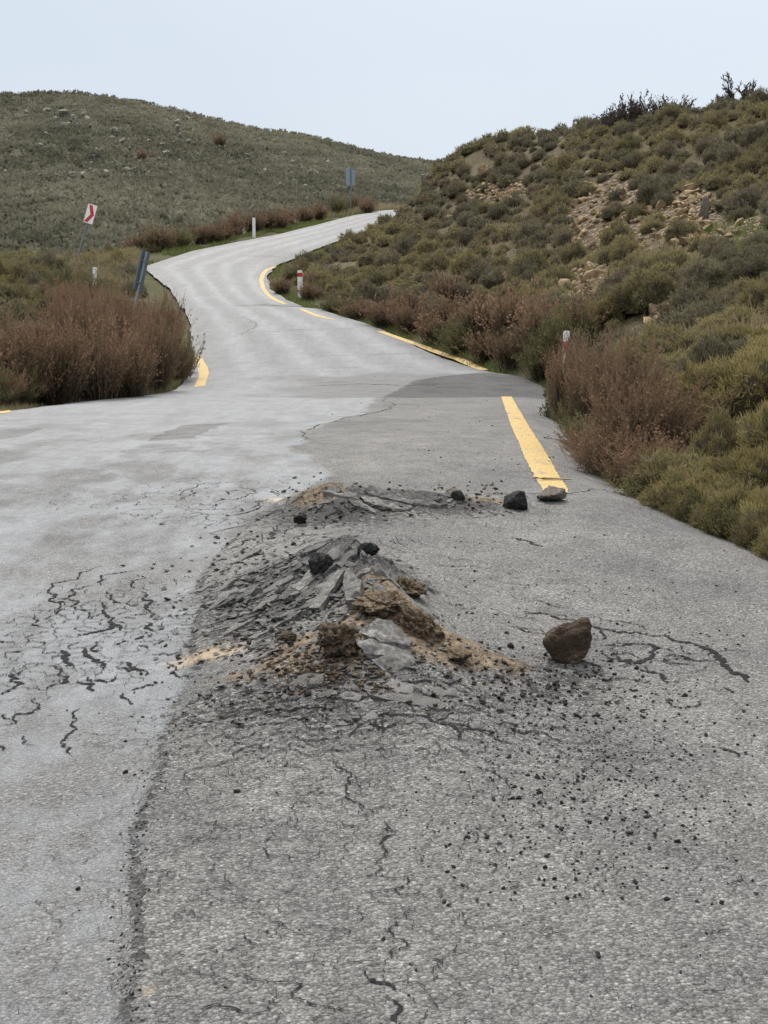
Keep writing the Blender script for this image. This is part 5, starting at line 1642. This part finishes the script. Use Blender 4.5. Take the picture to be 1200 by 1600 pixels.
# ------------------------------------------------------------------ marker posts and signs
def box(bm, x0, x1, y0, y1, z0, z1, bev=0.0):
    vs = [bm.verts.new((x, y, z)) for z in (z0, z1) for y in (y0, y1) for x in (x0, x1)]
    fs = [bm.faces.new([vs[i] for i in q]) for q in ((0, 2, 3, 1), (4, 5, 7, 6), (0, 1, 5, 4), (2, 6, 7, 3), (0, 4, 6, 2), (1, 3, 7, 5))]
    if bev:
        ed = list({e for f in fs for e in f.edges})
        bmesh.ops.bevel(bm, geom=ed, offset=bev, segments=2, affect='EDGES')
def bx(name, dims, mat, parent, bev=0.004):
    bm = bmesh.new(); box(bm, *dims, bev); bmesh.ops.recalc_face_normals(bm, faces=list(bm.faces))
    return link(name, bm_mesh(name, bm, mat), parent=parent)
def post(u, vb, vt, wpx, label, red=True, Y=None, lean=0.0):
    if Y is None: p = T_at(u, vb)
    else:
        x = (u - 600) / F * Y; p = (x, Y, gz(x, Y))
    s = p[1] / F
    h = zat(vt, p[1]) - p[2]
    w = wpx * s / 2
    e = tag(link('marker_post', None, tuple(p), (0, lean, 0)), label, 'marker post')
    bm = bmesh.new()
    box(bm, -w, w, -w * .8, w * .8, -.2, h, .012)
    for v in bm.verts:                       # sloping top
        if v.co.z > h - .03: v.co.z -= (v.co.y + w) * .35
    bmesh.ops.recalc_face_normals(bm, faces=list(bm.faces))
    link('post', bm_mesh('post', bm, M_WHITE), parent=e)
    if red:
        bx('reflector', (-w - .004, w + .004, -w * .8 - .006, -w * .8 + .02, h * red[0], h * red[1]), M_RED, e, .002)
        bx('reflector', (-w * .55, w * .55, w * .8 - .02, w * .8 + .006, h * .72, h * .9), M_WHITE, e, .002)
post(469, 466, 422, 7.5, 'white marker post with red band inside the far bend', (.76, .90))
post(397, 371, 340, 4.6, 'white marker post before the dark shrubs on the far bend', None)
post(882, 0, 516, 9.5, 'white marker post with red band rising behind the big reddish shrub', (.74, .87), 19.5)
post(153, 0, 417, 6, 'short white marker post almost hidden in the left shrubs', None, 46, .08)

# chevron sign on a leaning pole at the outside of the bend
Yc = 58.0
x = xat(120, 400, Yc); zb = gz(x, Yc)
e = tag(link('chevron_sign', None, (x - .10, Yc, zb - .1), (0, math.radians(18), 0)), 'white sign with red right-pointing chevron on a leaning pole', 'road sign')
top_z = (zat(319, Yc) - zb) / math.cos(math.radians(17)) + .1
me = tube('pole', [(0, 0, -.3), (0, 0, top_z - .1)], .045, .045, M_STEEL, 10)
link('pole', me, parent=e)
pn = bx('panel', (-.3, .3, -.012, .012, -.44, .44), M_WHITE, e, .003)
pn.location = (.02, -.065, top_z - .45); pn.rotation_euler = (0, 0, math.radians(-32))
bm = bmesh.new()
pts = [(-.22, .40), (.02, .40), (.26, -.02), (-.02, -.40), (-.28, -.40), (.02, -.02)]
f1 = [bm.verts.new((a, -.0165, c)) for a, c in pts]; f2 = [bm.verts.new((a, -.0125, c)) for a, c in pts]
for q in ((0, 1, 2, 5), (5, 2, 3, 4)):
    bm.faces.new([f1[i] for i in q]); bm.faces.new([f2[i] for i in reversed(q)])
for i, j in ((0, 1), (1, 2), (2, 3), (3, 4), (4, 5), (5, 0)): bm.faces.new((f1[j], f1[i], f2[i], f2[j]))
bmesh.ops.recalc_face_normals(bm, faces=list(bm.faces))
link('chevron', bm_mesh('chevron', bm, M_RED), parent=pn)
for zz_ in (-.28, .28):
    bx('clamp', (-.07, .07, .012, .11, zz_ - .025, zz_ + .025), M_STEEL, pn, .004)

# turned-away sign leaning in the left clump
Y = 31.0
x = xat(190, 470, Y); zb = gz(x, Y)
zt = zat(392, Y)
ln = math.radians(14)
e = tag(link('turned_sign', None, (x, Y, zb - .1), (0, ln, 0)), 'narrow grey-blue sign seen edge-on from behind, leaning out of the left shrubs', 'road sign')
Lz = (zt - zb) / math.cos(ln) + .1
pn = bx('panel', (-.18, .18, -.015, .015, Lz - 1.0, Lz), M_SIGNBACK, e, .004)
pn.rotation_euler = (0, 0, math.radians(66))
link('pole', tube('pole', [(.03, -.07, -.3), (.03, -.07, Lz - .02)], .03, .03, M_SIGNBACK2, 10), parent=e)
for q in (.25, .8):
    bx('clamp', (-.06, .09, -.11, -.01, Lz - q - .02, Lz - q + .02), M_STEEL, e, .003)

# pale blue sign back beside the far road
Y = 92.0
x = xat(547, 300, Y); zb = gz(x, Y)
zt = zat(262, Y)
e = tag(link('sign_back', None, (x, Y, zb)), 'pale blue-grey rectangular sign back on a pole beside the far road', 'road sign')
H_ = zt - zb
bx('panel', (-.30, .02, -.02, .02, H_ - 1.25, H_), M_SIGNBACK2, e, .004)
bx('panel', (.06, .36, .02, .05, H_ - 1.25, H_ - .15), M_SIGNBACK2, e, .004)
link('pole', tube('pole', [(.05, -.05, -.3), (.05, -.05, H_ - .05)], .05, .05, M_SIGNBACK, 10), parent=e)
